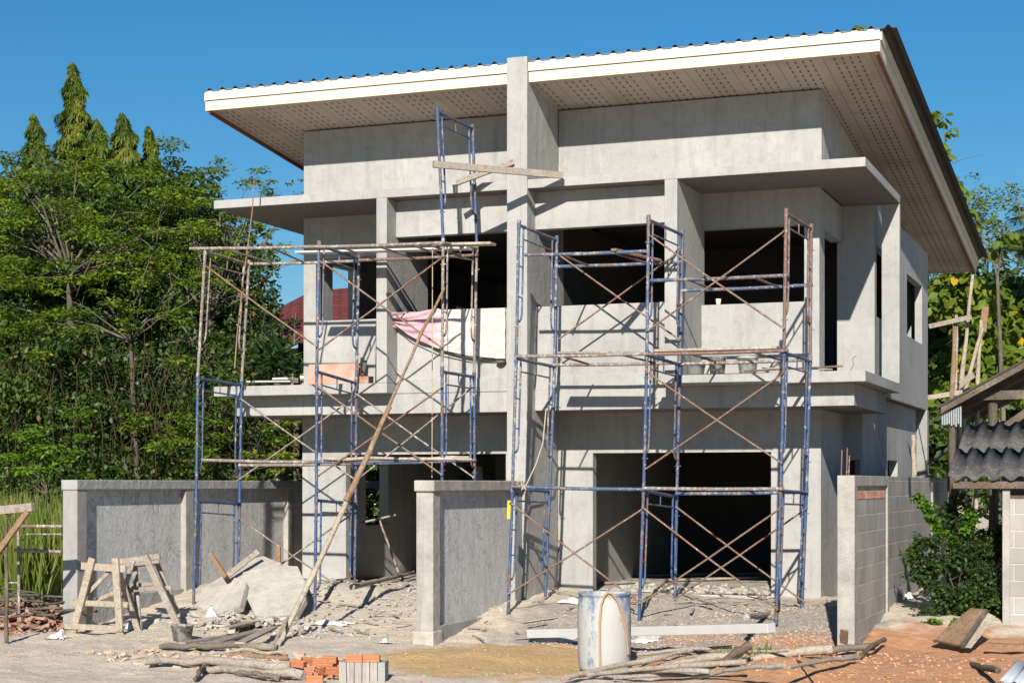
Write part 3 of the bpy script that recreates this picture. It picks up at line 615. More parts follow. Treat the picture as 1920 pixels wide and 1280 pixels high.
# ================================================================ DRUM, BUCKETS
p = PZ(1133, 1254, -.19); dr = empty('drum', p, 'dented blue plastic drum caked in grey cement with a brown hose over its rim', 'drum')
R0 = .272; Hd = .79
def lathe_local(prof, nm, m, parent, seg=40):
    mb = MB(); mb.lathe((0, 0, 0), prof, seg, False); o = mb.build(nm, m, None); o.parent = parent; o.location = (0, 0, 0); return o
lathe_local([(0, .01), (R0*.93, .0), (R0*.965, .03), (R0, .2), (R0*1.01, .5), (R0*.98, Hd-.06), (R0*.95, Hd-.035), (R0*.99, Hd-.03), (R0*1.0, Hd-.01), (R0*.98, Hd), (R0*.93, Hd-.01), (R0*.93, Hd-.2), (R0*.95, .3), (0, .3)], 'body', 'drum_plastic', dr)
hz = []; kp = [(-101, .0), (-102, .25), (-102, .5), (-99, .68), (-93, .77), (-86, .805), (-77, .79), (-66, .72), (-54, .58), (-44, .40), (-36, .17)]
for i in range(41):
    t = i/40*(len(kp)-1); a_ = min(int(t), len(kp)-2); f_ = t-a_; f_ = f_; ang = R_(lerp_(kp[a_][0], kp[a_+1][0], f_))+TH; rr2 = R0*1.02+.012
    hz.append((rr2*math.cos(ang), rr2*math.sin(ang), lerp_(kp[a_][1], kp[a_+1][1], f_)))
mb = MB().tube(hz, .012, 8); o = mb.build('hose', 'brown_hose', None); o.parent = dr
def bucket(p, r, h, label, m, name='bucket', group=None, rim='white_plastic'):
    e = empty(name, p, label, 'bucket', group)
    lathe_local([(0, .0), (r*.78, .0), (r*.97, h*.93), (r*1.06, h*.94), (r*1.06, h), (r*.98, h), (r*.76, .03), (0, .03)], 'body', m, e, 24)
    pts = [(r*1.06*math.cos(a), r*1.06*math.sin(a)*.5-.02, h*.92-abs(math.sin(a))*r*.6) for a in [math.pi+math.pi*i/10 for i in range(11)]]
    mb = MB().tube(pts, .004, 5); o = mb.build('handle', 'rust_pipe', None); o.parent = e
    return e
bucket(PZ(342, 1200, -.17), .135, .19, 'grey mortar bucket on the ground at the foot of the second trestle', 'mortar_bucket')
bucket(P(1345, 700, .55)+Vector((0, 0, 0)), .12, .21, 'mortar caked bucket on the right balcony slab beside the paler tub', 'mortar_bucket')
for o in (bpy.data.objects[-1],): pass
bucket(P(1402, 700, .55), .14, .215, 'white tub with lid rim on the right balcony slab, right of the mortar bucket', 'white_plastic')
bucket(P(1303, 702, .6), .15, .16, 'low dusty basin on the right balcony slab, leftmost container', 'pvc_grey', 'basin')
p = P(1347, 571, 1.33); p.z = P(1400, 569, 1.26).z
e = empty('cup', p, 'small pale plastic cup on the right window sill', 'cup'); lathe_local([(0, 0), (.03, 0), (.036, .085), (.033, .085), (.028, .01), (0, .01)], 'body', 'cream_paint', e, 14)
# ================================================================ TREES
def leaf_mesh(name, mat, C_, D, U, Ls, Ws, parent=None, big=False):
    """C_ centres, D long axis, U normal; rhombic leaves (2 folded quads when big)"""
    n = len(C_); D = D/np.linalg.norm(D, axis=1, keepdims=True); Sd = np.cross(D, U); Sd /= (np.linalg.norm(Sd, axis=1, keepdims=True)+1e-9); Nn = np.cross(Sd, D)
    L = Ls[:, None]; W_ = Ws[:, None]
    if big:
        vs = np.stack([C_, C_+D*L*.35+Sd*W_*.5-Nn*W_*.06, C_+D*L*.35-Sd*W_*.5-Nn*W_*.06, C_+D*L*.38+Nn*L*.05, C_+D*L-Nn*L*.18, C_+D*L*.75+Sd*W_*.38-Nn*L*.10, C_+D*L*.75-Sd*W_*.38-Nn*L*.10], 1).reshape(-1, 3); kv = 7
        F = np.array([[0, 1, 3, 2], [3, 1, 5, 4], [3, 4, 6, 2]]); 
    else:
        vs = np.stack([C_, C_+D*L*.5+Sd*W_*.5, C_+D*L-Nn*L*.12, C_+D*L*.5-Sd*W_*.5], 1).reshape(-1, 3); kv = 4; F = np.array([[0, 1, 2, 3]])
    faces = (np.arange(n)[:, None, None]*kv + F[None]).reshape(-1, 4); me = bpy.data.meshes.new(name)
    me.vertices.add(len(vs)); me.vertices.foreach_set('co', vs.ravel()); nf = len(faces); me.loops.add(nf*4); me.loops.foreach_set('vertex_index', faces.ravel())
    me.polygons.add(nf); me.polygons.foreach_set('loop_start', np.arange(nf)*4); me.update(); me.materials.append(M[mat])
    o = bpy.data.objects.new(name, me); S.collection.objects.link(o)
    if parent is not None: o.parent = parent; o.matrix_parent_inverse = Matrix.Translation(-parent_world(parent))
    return o
def clumps(rs, cen, rad, nper, flat=.5, shell=.5):
    """random points in flattened ellipsoids"""
    out = []
    for c, r in zip(cen, rad):
        k_ = int(-nper*r*r)+3 if nper < 0 else nper
        d = rs.normal(size=(k_, 3)); d /= np.linalg.norm(d, axis=1, keepdims=True); q_ = rs.rand(k_, 1)**shell
        out.append(np.asarray(c) + d*q_*r*np.array([1, 1, flat]))
    return np.concatenate(out)
def leafset(rs, pts, droop=0., horiz=.7, L=(.08, .14), asp=.45):
    n = len(pts); D = rs.normal(size=(n, 3)); D[:, 2] *= (1-horiz); D[:, 2] -= droop*2; U = rs.normal(size=(n, 3))*(1-horiz)+np.array([0, 0, 1.0]); Ls = rs.uniform(L[0], L[1], n)
    return D, U, Ls, Ls*asp
def branchy(rs, base, tips, r0, m, parent, wob=.15, name='branches', fork=None):
    mb = MB()
    for t in tips:
        t = Vector(t); b = Vector(base) if fork is None else Vector(fork[rs.randint(len(fork))]); d = (t-b).length; pts = []
        for i in range(6):
            u = i/5; p = lerp(b, t, u); p.z += math.sin(u*math.pi)*d*.06
            if 0 < i < 5: p += Vector(rs.normal(size=3)*wob*d*.12)
            pts.append(p)
        mb.tube(pts, [r0*(1-.85*i/5) for i in range(6)], 5, False)
        for _ in range(3):
            a = pts[rs.randint(2, 5)]; q2 = a + Vector(rs.normal(size=3)*.35*min(d, 2.0)*.5); mb.tube([a, lerp(a, q2, .5)+Vector((0, 0, .05)), q2], [r0*.35, r0*.25, r0*.08], 4, False)
    return mb.build(name, m, parent)
def feather_tree(seed, base, clist, label, leaf='leaf_feather', dens=900, L=(.07, .13), flat=.32, r=.16, fork=None, group=None, droop=.05, barkm='pale_bark'):
    """clist: (x, y pixel, depth, radius m)"""
    rs = np.random.RandomState(seed); b = Vector(base); e = empty('tree', b, label, 'tree', group); cen = []; rad = []
    for (x, y, d, r_) in clist:
        c = PD(x, y, d)
        for _ in range(max(3, int(7*r_))):
            off = rs.normal(size=3)*np.array([.55, .55, .42])*r_; cen.append(np.array(c)+off); rad.append(rs.uniform(.26, .5)*min(r_, 1.1))
    pts = clumps(rs, cen, rad, -dens, flat, .45); D, U, Ls, Ws = leafset(rs, pts, droop, .65, L); U = U + np.array([.12, -.55, 0])*rs.rand(len(U), 1)
    leaf_mesh('crown', leaf, pts, D, U, Ls, Ws, e)
    f0 = Vector(fork) if fork else lerp(b, Vector(np.mean(np.array(cen), 0)), .45)
    MB().tube([b+Vector((0, 0, -.3)), lerp(b, f0, .5)+Vector((.1, 0, 0)), f0], [r, r*.85, r*.7], 8).build('trunk', barkm, e)
    tips = [c for i, c in enumerate(cen) if i % 3 == 0]; branchy(rs, f0, tips, r*.38, barkm, e, name='limb')
    return e
def mast_tree(seed, px, ptop, pbot, depth, halfw, label):
    rs = np.random.RandomState(seed); top = PD(px, ptop, depth); bot = PD(px, pbot, depth); h = top.z-bot.z; g0 = Vector((bot.x, bot.y, -.1))
    e = empty('mast_tree', g0, label, 'tree', 'tall conical trees behind the thicket'); pts = []; D = []
    n = int(2600*h*halfw*3.2)
    t = rs.rand(n)**.75; rr3 = halfw*(.03+.97*(t**.72))*(1+.22*np.sin(t*41+rs.rand()*6)+.1*np.sin(t*93)) ; an = rs.rand(n)*2*np.pi
    lob = 1+.3*np.sin(an*3+t*11)+.22*np.sin(an*5+t*47); q_ = np.sqrt(rs.uniform(.2, 1, n)); rr3 = rr3*lob*q_
    C_ = np.stack([top.x+rr3*np.cos(an)+.12*np.sin(t*5), top.y+rr3*np.sin(an), top.z-t*h-.25*q_*halfw], 1)
    D = np.stack([np.cos(an)*.45, np.sin(an)*.45, -np.ones(n)], 1)+rs.normal(size=(n, 3))*.25; U = np.stack([np.cos(an), np.sin(an), .4+0*an], 1)+rs.normal(size=(n, 3))*.4
    Ls = rs.uniform(.12, .20, n); leaf_mesh('crown', 'leaf_mast', C_, D, U, Ls, Ls*.24, e)
    MB().tube([g0, (top.x, top.y, top.z-.3)], [.14, .03], 7).build('trunk', 'bark', e)
mast_tree(1, 62, 206, 440, 44, .56, 'small dark cone shaped tree, leftmost of the tall conical trees')
mast_tree(2, 135, 108, 450, 43, .66, 'tallest cone shaped tree with drooping leaves rising highest into the sky')
mast_tree(3, 181, 216, 450, 42, .52, 'yellowish conical tree just right of the tallest one')
mast_tree(4, 228, 202, 450, 42, .70, 'broad two lobed conical tree with drooping yellow green leaves')
mast_tree(5, 277, 230, 440, 42.5, .36, 'short conical tree, rightmost of the tall conical trees')
def gp(x, d): q_ = PD(x, 900, d); return (q_.x, q_.y, -.15)
feather_tree(11, gp(130, 34), [(40, 350, 35, 1.1), (150, 330, 35.5, 1.0), (260, 345, 35, 1.1), (120, 400, 34, 1.3), (30, 430, 34, 1.2), (230, 420, 34, 1.3), (330, 370, 35, .9), (60, 500, 33, 1.1), (200, 480, 33, 1.0), (-60, 400, 34, 1.3)],
             'wide feathery leaved tree filling the top left of the thicket', fork=PD(130, 520, 34), r=.09, barkm='bark', dens=1100)
feather_tree(12, gp(250, 31), [(100, 560, 31, .9), (190, 590, 30.5, .8), (260, 600, 30.5, .6), (60, 620, 31, .8), (10, 560, 31, .9), (330, 540, 31, .8), (300, 450, 31.5, 1.0), (400, 540, 30.5, .5)],
             'feathery tree with a pale forked limb reaching right over the thicket', fork=PD(245, 640, 31), dens=1200, r=.055, barkm='bark')
feather_tree(13, gp(400, 35), [(380, 350, 36, .8), (450, 350, 36, .8), (520, 345, 36, .7), (560, 340, 36.5, .4), (350, 420, 35, .9), (430, 420, 35, .75), (470, 480, 35.5, .6), (400, 480, 34.5, .8), (540, 420, 36, .35), (470, 560, 35, .5), (520, 480, 35, .3), (500, 380, 36, .6), (400, 330, 36, .5), (330, 340, 36, .6), (480, 360, 36, .7), (540, 360, 36, .5), (430, 380, 35.5, .8), (510, 440, 35.5, .45), (480, 520, 35, .5)],
             'thin branched feathery tree against the sky beside the left eave', fork=PD(395, 600, 35), dens=900, r=.09)
feather_tree(14, gp(470, 33), [(450, 620, 33, .8), (500, 640, 33, .5), (420, 560, 33, .8), (440, 700, 33, .7), (400, 650, 33, .8), (520, 600, 33.5, .35), (560, 640, 34, .3), (470, 560, 33.5, .7), (500, 700, 33, .6), (545, 600, 33.5, .4), (530, 660, 33.5, .5)],
             'dark feathery tree in front of the red tiled neighbour roof', leaf='leaf_vine', dens=800, fork=PD(430, 760, 33))
feather_tree(15, gp(90, 27), [(40, 850, 27, .7), (120, 840, 27, .7), (90, 880, 27, .7), (0, 880, 27, .7), (160, 860, 27, .45), (60, 820, 27.5, .5)],
             'low bright green feathery sapling above the left boundary wall end', leaf='leaf_bright', dens=1500, r=.035, barkm='bark', fork=PD(90, 930, 27))
feather_tree(16, gp(430, 29.5), [(300, 760, 30, .9), (380, 800, 29.5, .9), (450, 860, 29, .8), (520, 830, 29.5, .7), (480, 770, 30, .6), (340, 870, 29, .7), (540, 890, 29, .5), (420, 730, 30, .7), (560, 800, 30, .5)],
             'leafy green bush mass climbing behind the left scaffold', leaf='leaf_feather', dens=1000, r=.035, barkm='bark', fork=PD(430, 900, 30.5))
# dense thicket behind
rs = np.random.RandomState(21); cen = []; rad = []
for _ in range(560):
    x = rs.uniform(-120, 500); y = rs.uniform(470, 930); d = rs.uniform(34.8 if y < 640 else 30.4, 37)
    cen.append(np.array(PD(x, y, d))); rad.append(rs.uniform(.3, .65))
for _ in range(60):
    x = rs.uniform(420, 640); y = rs.uniform(760, 930); d = rs.uniform(31, 34); cen.append(np.array(PD(x, y, d))); rad.append(rs.uniform(.3, .5))
for _ in range(60):
    x = rs.uniform(-120, 420); y = rs.uniform(400, 480); d = rs.uniform(36, 39); cen.append(np.array(PD(x, y, d))); rad.append(rs.uniform(.4, .7))
pts = clumps(rs, cen, rad, -1150, .8, .45); pts = pts[pts[:, 2] > -.2]; D, U, Ls, Ws = leafset(rs, pts, .25, .2, (.06, .15), .55)
o = leaf_mesh('thicket', 'leaf_vine', pts, D, U, Ls, Ws); tag(o, 'dark vine covered thicket behind the left boundary wall', 'thicket', None, 'stuff')
mb = MB()
for _ in range(260):
    p = PD(rs.uniform(-60, 520), rs.uniform(620, 820), rs.uniform(30, 32)); l = rs.uniform(.6, 1.8); q_ = p+Vector((rs.normal()*.25, rs.normal()*.2, -l)); mb.tube([p, lerp(p, q_, .3)+Vector(rs.normal(size=3)*.12), lerp(p, q_, .65)+Vector(rs.normal(size=3)*.12), q_], .0055, 4, False)
tag(mb.build('dry_vines', 'dry_vine'), 'tangle of dry brown vines hanging in the thicket', 'vines', None, 'stuff')
# a dark leafy backing deep inside the thicket, broad hedge further off
def hedge(seed, x0, x1, y0f, d0, d1, n, rr4, leaf, L, label, name='hedge', flat=.8, dens=420, yb=930):
    rs = np.random.RandomState(seed); cen = []; rad = []
    for _ in range(n):
        x = rs.uniform(x0, x1); yt = y0f(x); y = rs.uniform(yt, yb); cen.append(np.array(PD(x, y, rs.uniform(d0, d1)))); rad.append(rs.uniform(*rr4))
    pts = clumps(rs, cen, rad, -dens, flat, .5); pts = pts[pts[:, 2] > -.2]; D, U, Ls, Ws = leafset(rs, pts, .2, .3, L, .5)
    return tag(leaf_mesh(name, leaf, pts, D, U, Ls, Ws), label, 'thicket', None, 'stuff')
hedge(31, -150, 440, lambda x: 330, 39, 42, 230, (.5, 1.0), 'leaf_vine', (.16, .3), 'dark evergreen mass far behind the left trees', dens=260)
hedge(32, 600, 980, lambda x: 840, 35, 38, 190, (.4, .7), 'leaf_shrub', (.14, .24), 'green growth seen through the windows of the left ground floor room', dens=300, yb=1010)
# reeds
def blades(seed, rx, ry, n, H, leaf, label, name, keep=None, w=.012):
    rs = np.random.RandomState(seed); x = rs.uniform(*rx, n); y = rs.uniform(*ry, n); z = gz(x, y); h = rs.uniform(*H, n); b = np.stack([x, y, z], 1)
    D = np.stack([rs.normal(size=n)*.16, rs.normal(size=n)*.16, np.ones(n)], 1); U = rs.normal(size=(n, 3))
    return tag(leaf_mesh(name, leaf, b, D, U, h, np.full(n, w)*rs.uniform(.7, 1.6, n)), label, 'grass', None, 'stuff')
blades(41, (-11.5, -6.2), (-2.0, 3.5), 9000, (.7, 1.45), 'reed', 'tall green and straw coloured reeds left of the boundary wall', 'reeds', w=.03)
# spiky shrub near the neighbour
def spiky(seed, p, n, L, label, leaf='leaf_dark', name='spiky_plant'):
    rs = np.random.RandomState(seed); e = empty(name, p, label, 'plant'); C_ = np.tile(np.array(p), (n, 1))+rs.normal(size=(n, 3))*.12+np.array([0, 0, .25]); D = rs.normal(size=(n, 3)); D[:, 2] = np.abs(D[:, 2])*.8+.15
    U = np.tile(np.array([0, 0, 1.0]), (n, 1)); Ls = rs.uniform(L*.6, L, n); leaf_mesh('leaves', leaf, C_, D, U, Ls, Ls*.11, e, True); MB().tube([Vector(p)+Vector((0, 0, -2.2)), Vector(p)+Vector((0, 0, .3))], .06, 7).build('stem', 'bark', e)
spiky(51, PD(520, 712, 30), 70, .75, 'dark spiky leaved plant behind the left balcony slab')
spiky(52, PD(556, 720, 30.5), 50, .4, 'small bright leafed plant right beside the spiky one', 'leaf_bright')
# neighbour house with red tiled roof
nb = empty('neighbour_house', gp(650, 46), 'cream walled neighbour house with dark red tiled roof behind the left half', 'house')
nbx = PD(505, 640, 44); nby = PD(900, 640, 44)
def qd(x, y, d): return PD(x, y, d)
rf = MB(); vs = [qd(455, 640, 43), qd(960, 655, 41), qd(900, 520, 47), qd(585, 545, 48), qd(400, 640, 54), qd(960, 640, 56)]
rf.add(vs, [(0, 1, 2, 3), (0, 3, 4), (3, 2, 5, 4)]); rfo = rf.build('roof', 'roof_tiles', nb)
mb = MB()
a_, b_, c_ = qd(535, 690, 44.2), qd(960, 690, 42.2), qd(470, 690, 53)
for p_, q_ in ((a_, b_), (a_, c_)):
    mb.bar((p_.x, p_.y, 2.4), (q_.x, q_.y, 2.4), .2, 5.6)
mb.build('wall', 'cream_paint', nb); MB().bar((qd(560, 660, 44.0)), qd(640, 660, 43.6), .1, .6).build('window', 'black_plastic', nb)
# --- right side
def bigleaf_tree(seed, base, clist, label, leaf='leaf_big', L=(.15, .30), dens=110, r=.09, fork=None):
    rs = np.random.RandomState(seed); b = Vector(base); e = empty('teak_tree', b, label, 'tree'); cen = []; rad = []
    for (x, y, d, r_) in clist:
        c = PD(x, y, d)
        for _ in range(max(2, int(5*r_))): cen.append(np.array(c)+rs.normal(size=3)*r_*.45); rad.append(rs.uniform(.4, .7)*min(r_, 1.2))
    pts = clumps(rs, cen, rad, -dens*4, 1.0, .6); n = len(pts); D = rs.normal(size=(n, 3)); D[:, 2] = D[:, 2]*.5-.7; U = rs.normal(size=(n, 3))*.45+np.array([.1, -.5, .8]); Ls = rs.uniform(*L, n)
    leaf_mesh('crown', leaf, pts, D, U, Ls, Ls*.58, e, True)
    f0 = Vector(fork) if fork else lerp(b, Vector(np.mean(np.array(cen), 0)), .6)
    MB().tube([b+Vector((0, 0, -.3)), lerp(b, f0, .5)+Vector((.12, 0, 0)), f0], [r*.7, r*.6, r*.4], 7).build('trunk', 'bark', e); branchy(rs, f0, [c for i, c in enumerate(cen) if i % 2 == 0], r*.3, 'pale_bark', e, name='limb')
bigleaf_tree(61, gp(1790, 36), [(1780, 560, 36, .8), (1850, 560, 35.5, .7), (1780, 650, 35.5, .9), (1850, 640, 35, .8), (1910, 600, 35, .8), (1760, 740, 35, .7), (1830, 720, 35, .7), (1900, 700, 34.5, .8), (1960, 640, 35, 1)],
             'big leaved teak tree with yellowing leaves right of the house behind the timber poles')
bigleaf_tree(62, gp(1755, 40), [(1768, 225, 41, .34), (1750, 215, 41, .25), (1765, 262, 41, .26), (1785, 322, 41, .36), (1798, 365, 41, .32), (1810, 400, 41, .3), (1775, 290, 41, .2)],
             'slender big leaved stem rising beside the right eave', fork=PD(1790, 480, 40), dens=75)
bigleaf_tree(63, gp(1600, 42), [(1600, 58, 43, .12), (1612, 50, 43, .08)], 'leaf tip peeking above the roof edge near its right corner', fork=PD(1600, 140, 43), dens=150, L=(.2, .32))
bigleaf_tree(64, gp(1870, 33), [(1868, 430, 34, .35), (1850, 420, 34, .2), (1880, 460, 34, .2)], 'cluster of large drooping leaves high at the right edge', fork=PD(1870, 520, 34), dens=60)
feather_tree(65, gp(1900, 42), [(1860, 400, 43, .9), (1920, 390, 43, .9), (1880, 450, 42, .9), (1830, 420, 42, .6), (1950, 450, 42, 1), (1850, 490, 42, .8), (1910, 520, 41, .8), (1835, 385, 42.5, .6), (1900, 365, 43, .7), (1880, 540, 41, .7)], 'pale small leaved tree behind the teak at the right edge', leaf='leaf_pale', dens=750, L=(.09, .16), flat=.7)
feather_tree(66, gp(1810, 41), [(1810, 380, 42, .5), (1800, 430, 42, .5), (1830, 470, 41, .5), (1800, 500, 41, .6)], 'small leafed green tree between the right eave and the pale tree', leaf='leaf_feather', dens=500, L=(.09, .16), flat=.7)
hedge(67, 1700, 2050, lambda x: 520, 37, 40, 190, (.4, .8), 'leaf_shrub', (.16, .3), 'dark leafy mass behind the trees on the right', dens=300)
hedge(68, 1735, 1900, lambda x: 770, 31, 33, 26, (.3, .5), 'leaf_shrub', (.12, .22), 'green undergrowth behind the sheds', dens=260)
def palm(seed, p, n, L, label):
    rs = np.random.RandomState(seed); e = empty('palm_tree', (p.x, p.y, -.1), label, 'palm'); MB().tube([(p.x, p.y, -.2), p], [.14, .1], 8).build('trunk', 'bark', e); Cs, Ds, Us, Ls = [], [], [], []; mb = MB()
    for i in range(n):
        a = rs.rand()*6.28; el = rs.uniform(.1, 1.1); d = Vector((math.cos(a)*math.cos(el), math.sin(a)*math.cos(el), math.sin(el))); pts = [p+d*(L*t)+Vector((0, 0, -L*.55*t*t)) for t in np.linspace(0, 1, 9)]; mb.tube(pts, .012, 4, False)
        side = d.cross(Vector((0, 0, 1))).normalized()
        for j in range(60):
            t = .1+.9*j/60; q_ = int(t*8); q_ = min(q_, 7); c = lerp(pts[q_], pts[q_+1], t*8-q_)
            for s_ in (-1, 1): Cs.append(tuple(c)); Ds.append(tuple(side*s_+d*.5+Vector((0, 0, -.45)))); Us.append((0, 0, 1)); Ls.append(.42*math.sin(.3+t*2.5)+.05)
    mb.build('frond_stalk', 'bark', e); Ls = np.array(Ls); leaf_mesh('frond', 'leaf_shrub', np.array(Cs), np.array(Ds), np.array(Us, float), Ls, np.full(len(Ls), .035), e)
palm(71, PD(1935, 470, 35), 16, 1.7, 'palm with fine drooping fronds at the right edge')
# bush by the block wall
rs = np.random.RandomState(81); bp = Vector((5.95, -.2, G(5.95, -.2))); e = empty('bush', bp, 'dense dark green bush with a pale shoot reaching up between block wall and shed', 'bush'); cen, rad = [], []
for (x, y, Yp, r_, n) in ((1790, 1090, -.3, .36, 9), (1850, 1090, -.2, .36, 9), (1768, 1050, -.4, .2, 5), (1820, 1030, 0, .3, 6), (1870, 1040, 0, .25, 5), (1800, 1140, -.4, .3, 8), (1850, 1140, -.3, .3, 7), (1740, 1015, -.5, .1, 4), (1716, 1040, -.5, .07, 3), (1775, 965, -.2, .13, 3), (1882, 1000, .1, .1, 3), (1795, 940, -.2, .06, 3), (1800, 1000, -.2, .22, 5), (1735, 1090, -.5, .12, 4), (1820, 960, -.1, .1, 3)):
    for _ in range(n): cen.append(np.array(P(x, y, Yp))+rs.normal(size=3)*r_*.5); rad.append(rs.uniform(.06, .21)*(.5+r_*1.6))
pts = clumps(rs, cen, rad, -11000, .9, .8); pts = pts+rs.normal(size=pts.shape)*.03; D, U, Ls, Ws = leafset(rs, pts, .15, .3, (.035, .075), .65); leaf_mesh('leaves', 'leaf_shrub', pts, D, U, Ls, Ws, e)
branchy(rs, bp, [cen[i] for i in range(0, len(cen), 4)], .018, 'bark', e, name='branches')
rs = np.random.RandomState(82); cen = [np.array(P(x, y, -.4)) for x, y in ((1818, 958), (1826, 975), (1812, 990), (1786, 1010), (1708, 1030), (1718, 1040), (1728, 1052), (1737, 1090), (1730, 1070), (1722, 930), (1730, 942), (1737, 955), (1745, 968), (1752, 978), (1745, 950), (1760, 990), (1768, 1000))]
pts = clumps(rs, cen, [.06]*len(cen), 50, 1.0, .6); D, U, Ls, Ws = leafset(rs, pts, .2, .4, (.05, .09), .7); leaf_mesh('shoot', 'leaf_bright', pts, D, U, Ls, Ws, e)
rs = np.random.RandomState(83); cen = [np.array(P(x, y, .9)) for x, y in ((1835, 1005), (1860, 1000), (1885, 995), (1850, 1020), (1900, 1010), (1820, 1020), (1875, 1020))]
pts = clumps(rs, cen, [.16]*7, 170, .6, .6); D, U, Ls, Ws = leafset(rs, pts, .05, .7, (.07, .12), .35); o = leaf_mesh('fern', 'leaf_bright', pts, D, U, Ls, Ws)
tag(o, 'feathery green fern behind the bush beside the red tub', 'plant')
rs = np.random.RandomState(84); cen = [np.array(P(x, y, -1.1)) for x, y in ((1735, 1172), (1750, 1165), (1790, 1170))]; pts = clumps(rs, cen, [.09]*3, 60, .6, .6); D, U, Ls, Ws = leafset(rs, pts, .05, .6, (.05, .1), .7); o = leaf_mesh('weeds', 'leaf_bright', pts, D, U, Ls, Ws)
tag(o, 'small bright broad leaved weed at the foot of the bush', 'plant')
# ================================================================ SHEDS on the right
sx0 = P(1777, 905, -.9).x
sh = empty('shed', (7.0, 0, 0), 'low shed with mossy grey corrugated roof on a concrete block pillar at the right edge', 'shed')
zb, zt_ = P(1777, 903, -.9).z+.05, PX(1808, 797, sx0).z; yb_, yt_ = -.9, PX(1808, 797, sx0).y
ym = (yb_+yt_)/2
corrugated(sx0, sx0+3.2, yb_, ym+.06, lambda x, y: zb+(y-yb_)/(yt_-yb_)*(zt_-zb), .205, .028, 10, 2, .012).build('roof_sheet', 'corrugated_grey', sh)
corrugated(sx0+.03, sx0+3.2, ym-.02, yt_, lambda x, y: zb+.014+(y-yb_)/(yt_-yb_)*(zt_-zb), .205, .028, 10, 2, .012).build('roof_sheet', 'corrugated_grey', sh)
cbuild('purlin', [(sx0+.05, sx0+3.1, yb_+.04, yb_+.10, zb-.13, zb-.045)], [], 'dark_wood', sh)
cbuild('purlin', [(sx0+.05, sx0+3.1, yt_-.2, yt_-.12, zt_-.17, zt_-.08)], [], 'dark_wood', sh)
pA = P(1880, 1100, -.75).x; pB = P(1894, 1100, -.75).x
cbuild('post', [(pA, pB, -.80, -.68, -.3, zb-.14)], [], 'pale_concrete', sh, .008)
cbuild('wall', [(pB, pB+1.6, -.77, -.69, -.3, zb-.25)], [], 'block_front', sh, 0)
mb = MB().tube(*jag([P(1868, 1060, 1.2), P(1866, 900, 1.2)], (.05, .05), rnd, .02), seg=8); mb.build('pole', 'bark', sh)
cbuild('rear_wall', [(sx0+.3, sx0+3.0, 2.9, 3.0, -.3, 1.55)], [], 'dark_wood', sh, 0)
# taller shed with a gable
s2 = empty('shed', (8.0, 4, 0), 'taller open timber shed with sloping tin roof and round log post at the right edge', 'shed')
Ya, Yb2 = 2.2, 6.5; e0 = P(1757, 766, Ya); e1 = P(1930, 672, Ya); sl_ = (e1.z-e0.z)/(e1.x-e0.x); Xend = e0.x+2.6
mb = MB()
def sheet(mb, x0, x1, y0, y1, off, t=.012):
    f2 = lambda x: e0.z+(x-e0.x)*sl_+off
    mb.add([(x0,y0,f2(x0)),(x1,y0,f2(x1)),(x1,y1,f2(x1)),(x0,y1,f2(x0)),(x0,y0,f2(x0)+t),(x1,y0,f2(x1)+t),(x1,y1,f2(x1)+t),(x0,y1,f2(x0)+t)], [(0,3,2,1),(4,5,6,7),(0,1,5,4),(1,2,6,5),(2,3,7,6),(3,0,4,7)])
sheet(mb, e0.x, Xend, Ya, Yb2, .0, .03); mb.build('roof_sheet', 'corrugated_dark', s2)
mb = MB(); sheet(mb, e0.x+.05, Xend, Ya+.02, Ya+.06, -.09, .088); mb.build('barge_board', 'dark_wood', s2)
for yy in (3.4, 4.8, 6.2):
    mb = MB(); sheet(mb, e0.x+.05, Xend, yy, yy+.06, -.09, .088); mb.build('rafter', 'dark_wood', s2)
mb = MB()
for i in range(9): x_ = e0.x+.05+i*.03; mb.box(x_, x_+.02, Ya+.10, Ya+.12, e0.z-.20-.05*rnd.random(), e0.z-.05+i*.01)
mb.build('tin_strip', 'zinc', s2)
pp = P(1862, 760, 2.6); MB().tube(*jag([(pp.x, 2.6, -.2), (pp.x, 2.6, pp.z+.15)], (.075, .065), rnd, .01), seg=10).build('log_post', 'bark', s2)
pp = P(1786, 800, 2.4); MB().tube(*jag([(pp.x, 2.4, -.2), (pp.x, 2.4, P(1786, 780, 2.4).z)], (.06, .055), rnd, .02), seg=8).build('log_post', 'bark', s2)
q1, q2 = P(1838, 742, 2.5), P(1960, 738, 2.5); MB().bar(q1, q2, .06, .12).build('tie_beam', 'bark', s2)
q1, q2 = P(1885, 800, 2.5), P(1935, 765, 2.5); MB().bar(q1, q2, .05, .1).build('strut', 'bark', s2)
cbuild('back_wall', [(e0.x+.5, Xend, 6.3, 6.4, -.3, 2.7)], [], 'dark_wood', s2, 0)
# small dark roof end behind the block wall
tag(MB().bar(P(1738, 868, 8), P(1790, 835, 8), .5, .05).build('tin_roof', 'corrugated_dark'), 'dark tin roof edge of a low lean to behind the block wall', 'roof')
